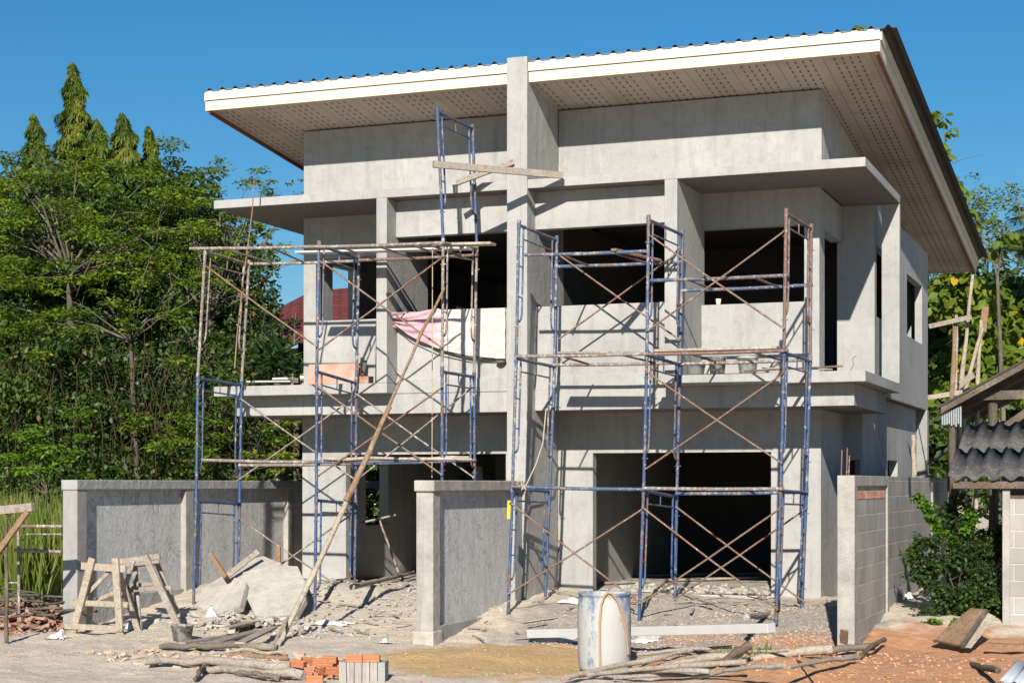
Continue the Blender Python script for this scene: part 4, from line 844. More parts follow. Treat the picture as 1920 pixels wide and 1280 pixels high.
# timber poles standing beside the house on the right
poles = [((1783, 765), (1790, 612), .034, 'brown_wood', 'short reddish stake, leftmost of the upright poles right of the house'),
         ((1790, 770), (1793, 590), .026, 'pale_wood', 'thin straight upright stake beside the short reddish one'),
         ((1800, 755), (1824, 515), .03, 'pale_wood', 'tallest crooked pole reaching up to the eave corner'),
         ((1806, 745), (1843, 615), .028, 'pale_wood', 'slanting pole behind the tallest crooked one'),
         ((1832, 730), (1840, 600), .028, 'pale_wood', 'right hand upright pole under the reddish board')]
for i, (b_, t_, r_, m_, lb) in enumerate(poles):
    pb, pt = P(*b_, 4.6+.1*i), P(*t_, 4.6+.1*i); d_ = pb-pt; pb2 = pb+d_*((pb.z+.1)/(pt.z-pb.z)) ; pb2 = Vector((pb.x-.02, pb.y, -.1))
    thing1(MB().tube(*jag([pb2, pb, pt], (r_*1.5, r_*1.0), rnd, .014, 8), seg=7), 'wooden_pole', m_, lb, 'pole', 'poles standing right of the house')
thing1(MB().bar(P(1843, 622, 5.0), P(1848, 575, 5.0), .10, .03, (0, 1, 0)), 'board', 'brown_wood', 'short reddish board nailed upright on top of the right hand pole', 'board')
thing1(MB().bar(P(1742, 612, 4.6), P(1822, 594, 4.6), .07, .04, (0, 1, 0)), 'board', 'dusty_wood', 'nearly level grey rail tied across the tall poles near their tops', 'board')
thing1(MB().bar(P(1740, 745, 4.6), P(1805, 735, 4.6), .07, .05, (0, 1, 0)), 'board', 'pale_wood', 'lower level rail tied across the poles above the tin roof', 'board')
thing1(MB().bar(P(1800, 720, 4.5), P(1826, 702, 4.5), .09, .04, (0, 1, 0)), 'board', 'dusty_wood', 'short slanted plank end between the poles', 'board')
thing1(MB().tube(*jag([P(1714, 892, 1.2), P(1712, 815, 1.2)], (.035, .03), rnd, .008), seg=7), 'wooden_stake', 'pale_wood', 'crooked pale stake standing behind the block wall by the rear pillar', 'stake')
thing1(MB().tube([P(1720, 790, 6.0), P(1739, 885, 6.0)], .008, 5), 'cable', 'black_plastic', 'thin black cable hanging down the rear pillar', 'cable')
# ================================================================ LEFT FOREGROUND: lean-to edge, fence rails, rubble heap
ln = empty('lean_to', P(30, 1210, -4.4), 'weathered timber lean to corner with a slanting strut at the far left edge', 'shelter')
Yl = -4.4
MB().bar(P(-60, 962, Yl), P(62, 950, Yl), .10, .07, (0, 1, 0)).build('beam', 'dusty_wood', ln, .004)
MB().bar(P(-8, 1040, Yl-.03), P(52, 958, Yl-.03), .07, .04, (0, 1, 0)).build('strut', 'brown_wood', ln, .004)
MB().bar(P(-80, 935, Yl), P(22, 952, Yl+.4), .3, .05).build('roof_board', 'dark_wood', ln)
MB().tube(*jag([P(13, 1212, Yl), P(12, 960, Yl)], (.026, .022), rnd, .01), seg=7).build('post', 'bark', ln)
rl = empty('pipe_rail', P(36, 1140, -3.0), 'whitish scaffold frame used as a rail in front of the reeds at the far left', 'rail')
for a, b, r_ in (((35, 986), (116, 986), .021), ((50, 1001), (116, 1001), .012), ((28, 1031), (116, 1034), .022), ((35, 1092), (16, 1092), .014)): MB().tube([P(*a, -3.0), P(*b, -3.0)], r_).build('rail', 'pale_pipe', rl)
MB().tube([P(36, 1150, -3.0), P(34, 985, -3.0)], .021).build('post', 'pale_pipe', rl)
def chunks(seed, cx, cy, rx, ry, n, sz, m, name, label, kind='stuff', cat='rubble', lift=.0, elong=2.2, filt=None):
    rs = np.random.RandomState(seed); mb = MB()
    for _ in range(n):
        a = rs.rand()*6.28; q_ = math.sqrt(rs.rand()); x = cx+math.cos(a)*rx*q_; y = cy+math.sin(a)*ry*q_
        if filt and not filt(x, y): continue
        s_ = rs.uniform(*sz); z = G(x, y)+s_*.15+lift*(1-q_)*rs.rand(); R = Matrix.Rotation(rs.rand()*6.28, 3, 'Z') @ Matrix.Rotation(rs.normal()*.35, 3, 'X') @ Matrix.Rotation(rs.normal()*.3, 3, 'Y')
        dx, dy, dz = s_*rs.uniform(.7, elong), s_*rs.uniform(.5, 1), s_*rs.uniform(.25, .6); vs = []
        for (i, j, l) in ((-1,-1,-1),(1,-1,-1),(1,1,-1),(-1,1,-1),(-1,-1,1),(1,-1,1),(1,1,1),(-1,1,1)):
            v = Vector((i*dx*rs.uniform(.6, 1.1), j*dy*rs.uniform(.6, 1.1), l*dz*rs.uniform(.6, 1.1)))*.5; vs.append(R @ v + Vector((x, y, z)))
        mb.add(vs, [(0,3,2,1),(4,5,6,7),(0,1,5,4),(1,2,6,5),(2,3,7,6),(3,0,4,7)])
    o = mb.build(name, m); return tag(o, label, cat, None, kind)
chunks(91, -5.8, -2.7, .9, 1.0, 420, (.05, .14), 'dusty_clay', 'brick_rubble', 'heap of broken red bricks and clods at the far left by the reeds', lift=.35)
mb = MB(); rs = np.random.RandomState(92)
for _ in range(34):
    x, y = -5.9+rs.normal()*.5, -2.9+rs.normal()*.4; a = rs.normal()*.5+.2; l = rs.uniform(.4, 1.0); d = Vector((math.cos(a), math.sin(a), rs.normal()*.12))*l*.5; c = Vector((x, y, G(x, y)+.18+rs.rand()*.22)); mb.tube([c-d, c+Vector((0, 0, .02)), c+d], .016*rs.uniform(.6, 1.3), 5)
tag(mb.build('twigs', 'bark'), 'loose sticks and twigs lying over the red brick rubble', 'sticks', None, 'stuff')
# ---- leaning broken concrete slabs
def slab(pts, t, label, m='rubble_concrete', name='concrete_slab'):
    P_ = [Vector(p) for p in pts]; n = (P_[1]-P_[0]).cross(P_[2]-P_[0]).normalized()
    if n.z < 0: n = -n
    k_ = len(P_); mb = MB(); vs = P_+[p-n*t for p in P_]; fs = [tuple(range(k_)), tuple(range(k_, 2*k_))[::-1]]+[(i, k_+i, k_+(i+1) % k_, (i+1) % k_) for i in range(k_)]
    mb.add(vs, fs); return thing1(mb, name, m, label, 'slab')
slab([P(358, 1152, -1.55), P(400, 1152, -1.65), P(470, 1092, -1.0), P(528, 1056, -.5), P(494, 1042, -.25), P(470, 1047, -.3), P(380, 1102, -1.0)], .10, 'broken concrete slab sloping up behind the left scaffold foot')
slab([P(388, 1156, -1.9), P(450, 1136, -1.95), P(462, 1092, -1.5), P(440, 1082, -1.35)], .09, 'small wedge of broken concrete under the sloping slab')
slab([P(480, 1156, -1.95), P(556, 1152, -1.93), P(573, 1122, -1.65), P(572, 1092, -1.36), P(558, 1061, -1.05), P(516, 1059, -1.04), P(456, 1072, -1.18), P(450, 1094, -1.4)], .08, 'rounded broken concrete slab leaning against the left front pillar')
# ---- boards and logs
def board(a, b, w_, t_, m, label, za=None, zb_=None, name='plank', up=(0, 0, 1)):
    thing1(MB().bar(a, b, w_, t_, up), name, m, label, 'plank', None, .003)
def gpt(x, y, dz=.02, zg=-.2):
    p = PZ(x, y, zg)
    for _ in range(6): p = PZ(x, y, G(p.x, p.y)+dz)
    return p
board(gpt(372, 1212, .05), gpt(600, 1150, .05), .16, .03, 'dusty_wood', 'long flat plank on the rubble below the leaning slabs')
board(gpt(340, 1205, .03), gpt(440, 1190, .04), .12, .03, 'dusty_wood', 'short weathered plank lying right of the grey bucket')
board(gpt(450, 1205, .1), gpt(512, 1175, .12), .12, .025, 'pale_wood', 'split pale plank between scaffold and leaning pole foot')
board(gpt(420, 1178, .12), gpt(585, 1140, .10), .13, .03, 'pale_wood', 'pale plank lying over the debris behind the scaffold foot')
board(P(394, 1036, -1.0), P(424, 1082, -1.1), .06, .05, 'brown_wood', 'stubby brown plank end sticking up beside the left wall', up=(0, 1, 0))
board(P(424, 1080, -1.0), P(484, 1034, -.6), .08, .03, 'dusty_wood', 'thin plank propped up on the broken slabs', up=(0, 1, 0))
board(P(522, 1024, -.3), P(522, 1062, -.3), .07, .03, 'brown_wood', 'short upright board end behind the rounded slab', up=(0, 1, 0))
board(gpt(437, 1205, .0), P(448, 1165, -2.6), .06, .03, 'brown_wood', 'small upright peg board at the front scaffold foot', up=(0, 1, 0))
board(gpt(505, 1222, .0), P(540, 1155, -3.0), .04, .03, 'pale_wood', 'thin lath propped beside the foot of the leaning pole', up=(0, 1, 0))
lg = [((300, 1212), (520, 1214), .045, 'weathered_wood', 'crooked barky branch, rearmost log on the left sand'), ((272, 1240), (545, 1248), .05, 'dusty_wood', 'long peeled log across the sand in front of the barky branch'),
      ((400, 1228), (540, 1232), .035, 'brown_wood', 'short brown log between the two long ones'), ((380, 1252), (570, 1266), .045, 'dusty_wood', 'greyish log in front of the peeled one'), ((440, 1262), (525, 1272), .03, 'weathered_wood', 'small dark log end nearest the bricks'),
      ((405, 1224), (535, 1224), .028, 'pale_wood', 'slim pale stick wedged between the logs'), ((365, 1272), (388, 1250), .03, 'dark_wood', 'charred stub beside the logs')]
for i, (a, b, r_, m_, lb) in enumerate(lg):
    A_, B_ = gpt(*a, r_), gpt(*b, r_); thing1(MB().tube(*jag([A_, lerp(A_, B_, .45)+Vector((0, 0, .03)), B_], (r_*.7, r_), rnd, .02, 9), seg=9), 'log', m_, lb, 'log')
rg = [((1062, 1270), (1245, 1232), .035, 'pale_wood', 'long peeled pole beside the drum, lowest of the right timber heap'), ((1180, 1228), (1372, 1212), .022, 'dusty_wood', 'thin straight lath at the back of the right timber heap'),
      ((1240, 1250), (1400, 1225), .04, 'pale_wood', 'thick pale pole in the middle of the right timber heap'), ((1330, 1245), (1478, 1236), .035, 'pale_wood', 'round peeled pole ending in a clean cut end'),
      ((1300, 1268), (1470, 1246), .025, 'dusty_wood', 'dusty slat low in the right timber heap'), ((1412, 1236), (1560, 1216), .05, 'pale_wood', 'broad whitish beam of the right timber heap, pointing at the block wall'),
      ((1540, 1222), (1640, 1212), .04, 'weathered_wood', 'dark barky log crossing below the block wall post'), ((1480, 1250), (1610, 1232), .025, 'dusty_wood', 'long thin slat at the right end of the timber heap'),
      ((1615, 1228), (1658, 1198), .028, 'dark_wood', 'dark stick propped up on the orange soil'), ((1360, 1240), (1408, 1208), .05, 'dark_wood', 'charred dark stump sticking up out of the right timber heap'),
      ((1408, 1212), (1530, 1250), .012, 'bark', 'thin bowed twig arching over the timber heap'), ((1130, 1262), (1330, 1258), .028, 'dusty_wood', 'low dusty slat running along the front of the right timber heap'), ((1200, 1245), (1300, 1218), .02, 'pale_wood', 'slim rod leaning over the timber heap left part')]
rg += [((1085, 1266), (1400, 1240), .03, 'dusty_wood', 'long grey pole running under the middle of the right timber heap'), ((1290, 1232), (1480, 1218), .018, 'pale_wood', 'thin pale batten at the back right of the timber heap'), ((1150, 1270), (1480, 1262), .022, 'dusty_wood', 'frontmost long batten of the right timber heap')]
for i, (a, b, r_, m_, lb) in enumerate(rg):
    A_, B_ = gpt(*a, r_+.02), gpt(*b, r_+.04+.02*(i % 3)); 
    if i == 9: B_ = A_+Vector((.22, .1, .16))
    thing1(MB().tube(*jag([A_, lerp(A_, B_, .5)+Vector((0, 0, .02)), B_], (r_*.85, r_), rnd, .007, 8), seg=8), 'timber_pole', m_, lb, 'pole')
# grey gutter channel lying
a_, b_ = gpt(995, 1192, .05), gpt(1447, 1182, .05)
thing1(MB().bar(a_+Vector((0, 0, .03)), b_+Vector((0, 0, .03)), .13, .10), 'gutter_channel', 'pvc_grey', 'long pale grey beam lying on the ground behind the drum', 'beam', None, .006)
thing1(MB().bar(gpt(985, 1165, .03), gpt(905, 1160, .08), .22, .02), 'plank', 'dusty_wood', 'stacked weathered board by the dividing wall', 'plank')
thing1(MB().bar(gpt(970, 1175, .05), gpt(925, 1172, .05), .18, .02).bar(gpt(975, 1180, .02), gpt(930, 1178, .02), .2, .02), 'plank', 'dusty_wood', 'pair of short boards lying under the weathered one', 'plank')
# bricks
def brick(p, rz_, tilt, label, hollow=True, size=(.16, .065, .065), m='clay', group='loose orange hollow bricks'):
    e = empty('hollow_brick', p, label, 'brick', group); L_, W_, H_ = size; mb = MB(); mb.box(-L_/2, L_/2, -W_/2, W_/2, 0, H_); o = mb.build('body', m, None); o.parent = e
    bv = o.modifiers.new('bevel', 'BEVEL'); bv.width = .003
    hm = MB()
    for s_ in (-1, 1):
        for i in (-1, 1):
            for j in (.28, .72): y = i*W_*.24; z = H_*j; hm.box(s_*L_/2-.002, s_*L_/2+.0015, y-.011, y+.011, z-.011, z+.011)
    for s_ in (-1, 1):
        for j in range(4): hm.box(-L_/2+.001, L_/2-.001, s_*W_/2-.0012, s_*W_/2+.0012, H_*(.2+.2*j)-.0012, H_*(.2+.2*j)+.0012)
    o2 = hm.build('holes', 'clay_hole', None); o2.parent = e
    e.rotation_euler = (tilt, tilt*.6, rz_); return e
bst = gpt(681, 1280, .0); BZ = .19
e = empty('block_stack', bst, 'stack of grey ribbed concrete blocks set on edge with two orange bricks on top', 'blocks')
Rm = TH
ux = Vector((math.cos(-.06+TH), math.sin(-.06+TH), 0)); uy = Vector((-ux.y, ux.x, 0)); topz = PZ(681, 1246, 0)
Hs = .20
for i in range(6):
    c = bst + ux*(-.2+i*.075)+uy*.1
    mb = MB(); mb.bar(c-uy*.10+Vector((0, 0, Hs/2)), c+uy*.16+Vector((0, 0, Hs/2)), .07, Hs); mb.build('block', 'grey_block' if i < 5 else 'rough_cement', e, .003)
for i in range(2):
    b = brick(bst+ux*(-.09+.165*i)+uy*.04+Vector((0, 0, Hs+.002)), math.atan2(ux.y, ux.x), 0, ['left brick of the two on top of the grey block stack', 'right brick of the two on top of the grey block stack'][i], group=None)
rs = np.random.RandomState(95)
bl = [((585, 1262), .1, 0), ((610, 1255), -.15, .1), ((560, 1258), .3, -.1), ((600, 1246), .15, .05), ((622, 1262), .5, .2), ((572, 1272), -.1, 0), ((545, 1270), 1.2, 0), ((612, 1270), -.3, .1), ((590, 1278), .05, 0), ((528, 1274), .2, .1), ((560, 1249), -.5, .15), ((632, 1248), .1, 0), ((640, 1266), 1.3, .1), ((578, 1244), .6, .2), ((618, 1241), -.2, .1), ((602, 1262), .9, .3)]
for i, (q_, a_, t_) in enumerate(bl):
    p = gpt(*q_, .0+.06*(i in (1, 3, 4, 10, 13, 14, 15)))
    brick(p, a_+TH, t_, 'loose orange hollow brick in the heap left of the grey block stack')
for i, (q_, a_, lb) in enumerate((((925, 1184), .2, 'orange hollow brick lying left of a pair near the dividing wall foot'), ((962, 1180), -.1, 'orange hollow brick lying right of a pair near the dividing wall foot'), ((1388, 1147), .9, 'hollow brick end showing its holes near the right scaffold foot'), ((388, 1170), .1, 'orange brick under the plank beside the left scaffold foot'))):
    brick(gpt(*q_, .01), a_+TH, .05, lb, group=None)
# debris bits
pile = MB
chunks(96, -1.9, -1.3, 2.4, 2.0, 900, (.012, .05), 'rubble_concrete', 'concrete_rubble', 'broken concrete crumbs scattered over the left yard', lift=.04)
chunks(97, -2.7, -2.3, 1.3, .5, 120, (.04, .12), 'rubble_concrete', 'rubble_pile', 'heap of concrete fragments below the leaning slabs', lift=.12)
chunks(98, 3.0, -1.5, 2.0, 1.8, 4200, (.012, .034), 'gravel_bits', 'gravel', 'grey gravel spread before the right doorway', elong=1.3, filt=lambda x, y: not (-.1 < x < .3 and y > -3.1))
chunks(99, 1.5, -4.5, 6.0, 2.6, 1500, (.006, .024), 'debris_bits', 'pebbles', 'pebbles and crumbs scattered over the sandy foreground', elong=1.4)
chunks(100, 5.6, -4.2, 2.2, 1.4, 700, (.01, .035), 'orange_clod', 'clods', 'clods of orange soil at the lower right', elong=1.3)
chunks(101, -1.2, -5.4, 1.8, .7, 260, (.02, .09), 'debris_bits', 'plaster_crumbs', 'white plaster crumbs around the logs at the lower left', elong=1.8)
chunks(102, -.8, .9, 1.2, .5, 90, (.03, .08), 'rubble_concrete', 'doorway_rubble', 'rubble in the left doorway', lift=.05)
mb = MB(); rs = np.random.RandomState(103)
for _ in range(80):
    x, y = rs.uniform(-4.2, 4.2), rs.uniform(-2.6, .9)
    if abs(x-.1) < .3: continue
    a = rs.rand()*6.28; l = rs.uniform(.1, .45); d = Vector((math.cos(a), math.sin(a), rs.normal()*.08))*l*.5; c = Vector((x, y, G(x, y)+.03)); mb.bar(c-d, c+d, rs.uniform(.015, .05), .012)
tag(mb.build('wood_scraps', 'dusty_wood'), 'small wood scraps strewn over both yards', 'scraps', None, 'stuff')
# big sticks in left doorway
for i, (a, b, r_, m_, lb) in enumerate((((660, 1100), (775, 1072), .035, 'dusty_wood', 'pale log lying across the left doorway threshold'), ((622, 1160), (668, 1110), .05, 'dark_wood', 'dark charred log leaning on the left doorway rubble'), ((560, 1138), (690, 1098), .03, 'dusty_wood', 'long stick running into the left doorway'))):
    A_, B_ = gpt(*a, .05), gpt(*b, .08); thing1(MB().tube(*jag([A_, B_], (r_, r_*.8), rnd, .02), seg=8), 'log', m_, lb, 'log')
thing1(MB().tube(*jag([P(747, 1072, 2.4), P(712, 975, 2.4)], (.022, .018), rnd, .01), seg=6).tube([P(675, 980, 2.4), P(742, 965, 2.4)], .018, 6), 'wooden_prop', 'dusty_wood', 'thin timber prop with crossbar inside the left doorway', 'prop')
# hanging strings
thing1(MB().tube([P(811, 466, -.9), P(810.5, 700, -.9), P(810, 895, -.9)], .006, 5), 'rope', 'rope', 'thin string hanging down from the left scaffold deck', 'rope')
thing1(MB().tube([P(1024, 765, -.2), P(1018, 830, -.25), P(1005, 870, -.3), P(986, 910, -.4), P(982, 940, -.4)], .009, 6), 'rope', 'rope', 'loose pale rope hanging beside the party wall between the right scaffold legs', 'rope')
mb = MB()
for i in range(7): a = i*.9; mb.tube([P(668+4*math.cos(a), 1098+3*math.sin(a), -.2), P(672+10*math.sin(a), 1125, -.2), P(662+14*math.cos(a*2), 1150, -.25)], .006, 4)
thing1(mb, 'rope_bundle', 'rope', 'tangled string bundle tied on a left scaffold leg near the ground', 'rope')
mb = MB()
for i in range(14): a = i*.7; mb.tube([P(975+7*math.cos(a), 905+8*math.sin(a), YF-.05), P(978+9*math.sin(a*1.3), 910+9*math.cos(a), YF-.08)], .007, 4)
thing1(mb, 'rope_knot', 'rope', 'knotted rag rope at the low joint of the right scaffold by the dividing wall', 'rope')
# cloth sheet on the left parapet
n, m2 = 44, 18; vs = []; fs = []; rs = np.random.RandomState(110)
for i in range(n+1):
    u = i/n; x = lerp(727, 948, u); top_y = lerp(584, 577, u) + (4*math.sin(u*9) if u < .45 else 0); bot_y = 606 + 92*(u**.75)*(1-.28*u) if u < 1 else 0; bot_y = 606+(66 if u > .85 else 66*math.sin(min(1, u/.85)*math.pi/2))
    for j in range(m2+1):
        v = j/m2; fold = (1-u)**1.5*.07*math.sin(v*11+u*14)+.012*math.sin(u*30+v*5)+.008*math.sin(v*23+u*9); p = P(x, lerp(top_y, bot_y, v), .285-.02); vs.append((p.x, p.y-abs(fold)-.004, p.z))
for i in range(n):
    for j in range(m2): a = i*(m2+1)+j; fs.append((a, a+m2+1, a+m2+2, a+1))
k = N('sheet_cloth'); sp = k.n("ShaderNodeSeparateXYZ"); k.l(k.co, sp.inputs[0]); n1 = k.noise(4, 4); n2 = k.noise(18, 5, .7); n3 = k.noise(2.2, 4)
pk = k.ramp(k.math('ADD', k.math('MULTIPLY', sp.outputs[0], -1.3), k.math('MULTIPLY', n1, 1.2)), .55, .95); col = k.mix(k.math('MULTIPLY', pk, .8), (.47, .455, .435), (.50, .25, .32)); col = k.mix(k.ramp(n2, .6, .72), col, (.60, .50, .42)); col = k.mix(k.math('MULTIPLY', k.ramp(n3, .5, .65), .35), col, (.48, .44, .41)); k.fin(col, .85, k.bump(n2, .01))
thing1(MB().add(vs, fs, True), 'cloth_sheet', 'sheet_cloth', 'dirty white and pink sheet hung over the left balcony parapet', 'sheet')
thing1(MB().tube([P(725, 598, .22), P(770, 632, .2), P(820, 655, .2), P(880, 668, .2), P(928, 672, .24)], .008, 5), 'cord', 'black_plastic', 'dark sagging cord along the lower edge of the hung sheet', 'cord')
# pinkish stained board, wood blocks on left balcony
thing1(MB().bar(P(578, 702, 1.14), P(672, 700, 1.14), .02, .30, (0, .15, 1)), 'board', 'pale_wood', 'pinkish stained board standing against the wall on the left balcony', 'board')
k = N('stained_pink'); n1 = k.noise(5, 5, .6); k.fin(k.mix(k.ramp(n1, .38, .62), (.42, .22, .155), (.38, .31, .265)), .9); bpy.data.objects[-1]
bd = [o for o in bpy.data.objects if o.name.startswith('board') and 'pinkish' in o.get('label', '')][0]; bd.data.materials[0] = M['stained_pink']
thing1(MB().bar(P(677, 712, .9), P(697, 712, .9), .12, .10), 'brick_piece', 'dusty_clay', 'broken brick lump on the left balcony beside the fin', 'brick')
thing1(MB().bar(P(681, 703, 1.1), P(685, 676, 1.15), .05, .03, (0, 1, 0)), 'board', 'dark_wood', 'dark offcut standing on the left balcony beside the broken brick', 'board')
thing1(MB().bar(P(470, 716, .5), P(552, 715, .5), .25, .02).bar(P(520, 711, .5), P(550, 710, .5), .3, .03), 'plank', 'pvc_grey', 'pale boards stacked on the left end of the balcony slab', 'plank')
# balcony right: laths and wire
thing1(MB().bar(P(1395, 696, .3), P(1580, 686, .35), .05, .02), 'lath', 'dark_wood', 'dark lath lying along the right balcony slab', 'lath')
thing1(MB().bar(P(1430, 690, .6), P(1560, 692, .3), .04, .015), 'lath', 'pale_wood', 'pale thin lath lying along the right balcony slab', 'lath')
thing1(MB().tube([P(1592, 699, .2), P(1600, 685, .2), P(1599, 672, .2), P(1606, 666, .2)], .005, 5).tube([P(1590, 698, .2), P(1602, 698, .2)], .004, 4), 'wire', 'rust_pipe', 'short bent wire standing up at the right balcony corner', 'wire')
# right foreground: trough, tub, sheet, log, sacks
tr = empty('wooden_trough', gpt(1790, 1205, 0), 'brown tipped wooden mortar trough lying on orange soil before the bush', 'trough')
a1_, a2_, b1_, b2_ = PD(1752, 1202, 18.75), PD(1803, 1213, 18.35), PD(1822, 1143, 18.95), PD(1848, 1146, 18.75)
mb = MB(); nrm = (a2_-a1_).cross(b1_-a1_).normalized()*.03; mb.add([a1_, a2_, b2_, b1_, a1_+nrm, a2_+nrm, b2_+nrm, b1_+nrm], [(0,3,2,1),(4,5,6,7),(0,1,5,4),(1,2,6,5),(2,3,7,6),(3,0,4,7)]); mb.build('bottom', 'brown_wood', tr)
MB().bar(a1_, b1_, .05, .03).build('side', 'brown_wood', tr); MB().bar(a2_+Vector((.01, -.02, .01)), b2_+Vector((.01, -.02, .01)), .045, .05).build('side', 'bark', tr)
c1_, c2_ = PD(1812, 1214, 18.3), PD(1867, 1156, 18.6)
mb = MB(); q4 = [a2_, c1_+Vector((.05, 0, 0)), c2_, b2_]; q4b = [p_+Vector((.0, .05, .0)) for p_ in q4]; mb.add(q4+q4b, [(0,1,2,3),(7,6,5,4),(0,4,5,1),(1,5,6,2),(2,6,7,3),(3,7,4,0)]); mb.build('end_board', 'pale_wood', tr)
zs = [gpt(1870, 1278, .06), gpt(1960, 1285, .06), gpt(1990, 1246, .10), gpt(1905, 1238, .10)]
mb = MB(); nn = 24
vs = []
for i in range(nn+1):
    u = i/nn
    for v in (0, 1): p = lerp(lerp(zs[0], zs[1], u), lerp(zs[3], zs[2], u), v); vs.append((p.x, p.y, p.z+.02*math.sin(u*nn*.9)))
mb.add(vs, [(2*i, 2*i+2, 2*i+3, 2*i+1) for i in range(nn)], True); o = thing1(mb, 'tin_sheet', 'zinc', 'bent corrugated tin sheet lying in the lower right corner', 'sheet'); sm_ = o.modifiers.new('s', 'SOLIDIFY'); sm_.thickness = .004
A_, B_ = gpt(1812, 1244, .03), gpt(1872, 1256, .03); thing1(MB().tube(*jag([A_, B_], (.03, .035), rnd, .01), seg=8), 'log', 'bark', 'short weathered log lying on orange soil at the right', 'log')
thing1(MB().bar(gpt(1850, 1208, .02), gpt(1990, 1214, .03), .1, .04), 'plank', 'brown_wood', 'brown plank lying before the shed pillar at the right', 'plank')
p = gpt(1848, 1060, 0, .1); p = P(1850, 1042, .6); e = empty('tub', Vector((p.x, p.y, p.z-.2)), 'dark red plastic tub behind the bush at the right', 'tub'); lathe_local([(0, 0), (.13, 0), (.17, .22), (.18, .22), (.165, .2), (.12, .02), (0, .02)], 'body', 'red_plastic', e, 20)
thing1(MB().bar(P(1884, 1110, .5), P(1884, 1050, .5), .32, .05, (0, 1, 0)), 'panel_board', 'cream_paint', 'whitish panel standing behind the bush beside the shed post', 'panel')
thing1(MB().bar(gpt(1582, 1214, .02), P(1583, 1180, -2.98), .085, .02, (0, 1, 0)), 'board', 'brown_wood', 'short reddish board standing at the foot of the block wall post', 'board')
# black crate behind post
bc = gpt(1556, 1160, 0); mb = MB()
for i in range(5): mb.box(bc.x-.14, bc.x+.2, bc.y-.02, bc.y+.25, bc.z+.02+i*.045, bc.z+.05+i*.045)
thing1(mb, 'black_crate', 'black_plastic', 'black slatted crate between house corner and block wall post', 'crate')
def rag(seed, q_, sx, sy, h, label, m='paper_sack', name='sack'):
    rs = np.random.RandomState(seed); c = gpt(*q_, .0); nn = 12; vs = []; fs = []
    for i in range(nn+1):
        for j in range(nn+1):
            u, v = i/nn-.5, j/nn-.5; e_ = 1+.25*math.sin(5*u+seed)+.2*math.cos(7*v+seed); x, y = c.x+u*sx*e_+rs.normal()*.006, c.y+v*sy*e_+rs.normal()*.006; hh = h*max(0, 1-4*(u*u+v*v))*(.8+.3*math.sin(9*u+seed*2+5*v)); vs.append((x, y, G(x, y)+.012+hh+rs.rand()*h*.12+.006*math.sin(25*u+18*v)))
    for i in range(nn):
        for j in range(nn): a = i*(nn+1)+j; fs.append((a, a+nn+1, a+nn+2, a+1))
    thing1(MB().add(vs, fs, True), name, m, label, 'sack')
rag(1, (1040, 1202), .6, .35, .04, 'torn pale cement sack flattened left behind the drum')
rag(2, (1215, 1208), .35, .3, .05, 'torn cement sack flattened right behind the drum')
rag(3, (112, 1196), .22, .2, .10, 'white plastic bag at the foot of the left boundary wall end')
rag(4, (722, 1206), .14, .12, .05, 'crumpled white rag on the sand left of the dividing wall')
rag(5, (620, 1178), .5, .2, .05, 'flattened paper sack in the middle of the left yard')
rag(6, (1066, 1185), .3, .2, .07, 'crumpled white bag behind the beam left of the drum')
rag(7, (395, 1180), .25, .2, .16, 'striped pale sack standing beside the grey bucket')
rag(8, (248, 1178), .18, .15, .09, 'pale lump of bagging under the second trestle')
rag(9, (1703, 1170), .2, .16, .10, 'small bag of litter at the foot of the block wall by the bush')
for i, (a, b, lb) in enumerate((((1283, 1140), (1325, 1146), 'dark rolled scrap left on the gravel before the right doorway'), ((1400, 1156), (1450, 1150), 'grey bent scrap pipe right on the gravel before the right doorway'))):
    thing1(MB().tube(*jag([gpt(*a, .04), gpt(*b, .05)], (.035, .04), rnd, .01), seg=9), 'scrap_pipe', 'mortar_bucket', lb, 'pipe')
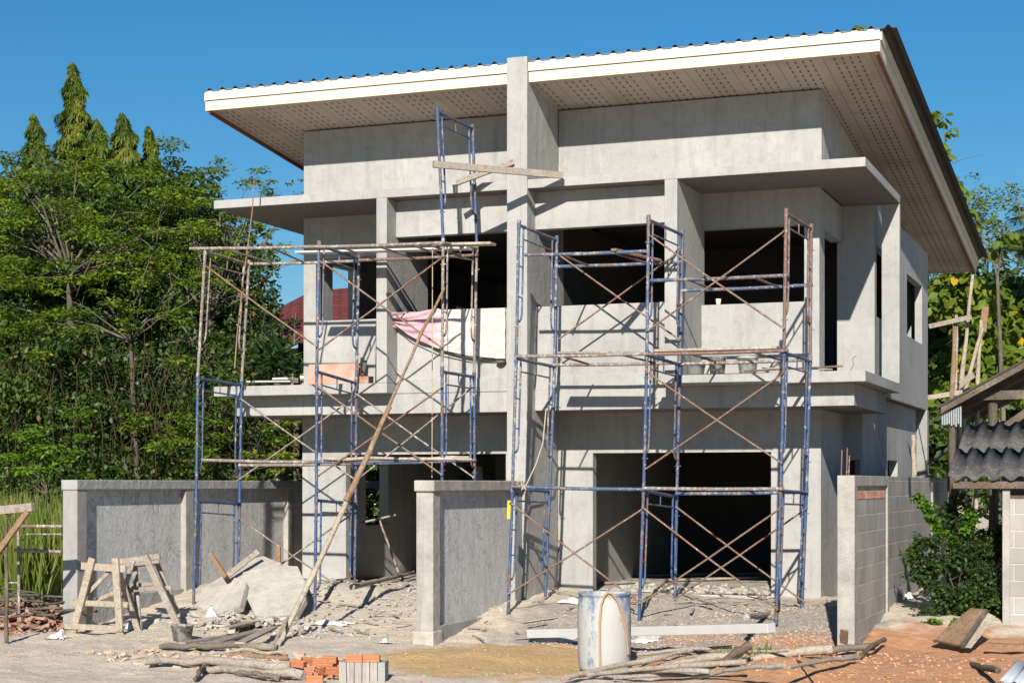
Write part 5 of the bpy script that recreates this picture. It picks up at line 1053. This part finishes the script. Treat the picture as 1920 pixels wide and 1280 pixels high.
thing1(MB().bar(gpt(1150, 1090, .1), gpt(1190, 1096, .1), .25, .12), 'foam_block', 'cream_paint', 'pale block lying just inside the right doorway', 'block')
mb = MB()
for i in range(9): a = gpt(1518+i*3, 1140, .0); mb.tube([a, a+Vector((.06-.01*i, .02, .10+.02*(i % 3)))], .009, 5)
thing1(mb, 'stick_bundle', 'dusty_wood', 'little bundle of sticks standing at the right front pillar', 'sticks')
blades(120, (4.0, 4.6), (-4.9, -4.4), 60, (.08, .2), 'leaf_bright', 'few green grass blades by the right timber heap', 'grass_tuft', w=.012)

lp = P(940, 678, .29); e = empty('wall_fitting', lp, 'small dark bowl shaped fitting on the wall left of the party wall', 'fitting')
mb = MB().lathe((0, -.02, 0), [(.0, -.03), (.05, -.028), (.075, 0), (.07, .012), (0, .02)], 18, False); o = mb.build('bowl', 'dark_wood', None); o.parent = e
thing1(MB().tube([P(557, 186, .35)+Vector((0, 0, .0)), P(558, 193, .35), P(553, 200, .35), P(559, 204, .35)], .006, 5).tube([P(557, 193, .35), P(562, 197, .35), P(560, 203, .35)], .005, 5), 'wire_hook', 'rope', 'small pale wire hook hanging from the left soffit', 'wire')

for i, (a, b, w_, m_, lb) in enumerate((((1190, 1078), (1430, 1074), .16, 'dusty_wood', 'long plank on the floor just inside the right doorway'), ((1250, 1086), (1420, 1082), .12, 'pale_wood', 'shorter pale plank on the floor inside the right doorway'), ((1130, 1092), (1215, 1088), .14, 'dusty_wood', 'plank stub by the pale block inside the right doorway'))):
    A_, B_ = PZ(*a, .235), PZ(*b, .235); thing1(MB().bar(A_, B_, w_, .03), 'plank', m_, lb, 'plank', None, .003)
mb = MB(); rs = np.random.RandomState(140)
for _ in range(260):
    x, y, sz = rs.uniform(.9, 3.3), 1.35+abs(rs.normal())*.9, rs.uniform(.015, .06)
    mb.bar((x-sz, y, .205+sz*.3), (x+sz*rs.uniform(.2, 1), y+rs.normal()*sz, .205+sz*.3), sz, sz*.7)
tag(mb.build('floor_rubble', 'rubble_concrete'), 'rubble strewn on the floor inside the right doorway', 'rubble', None, 'stuff')
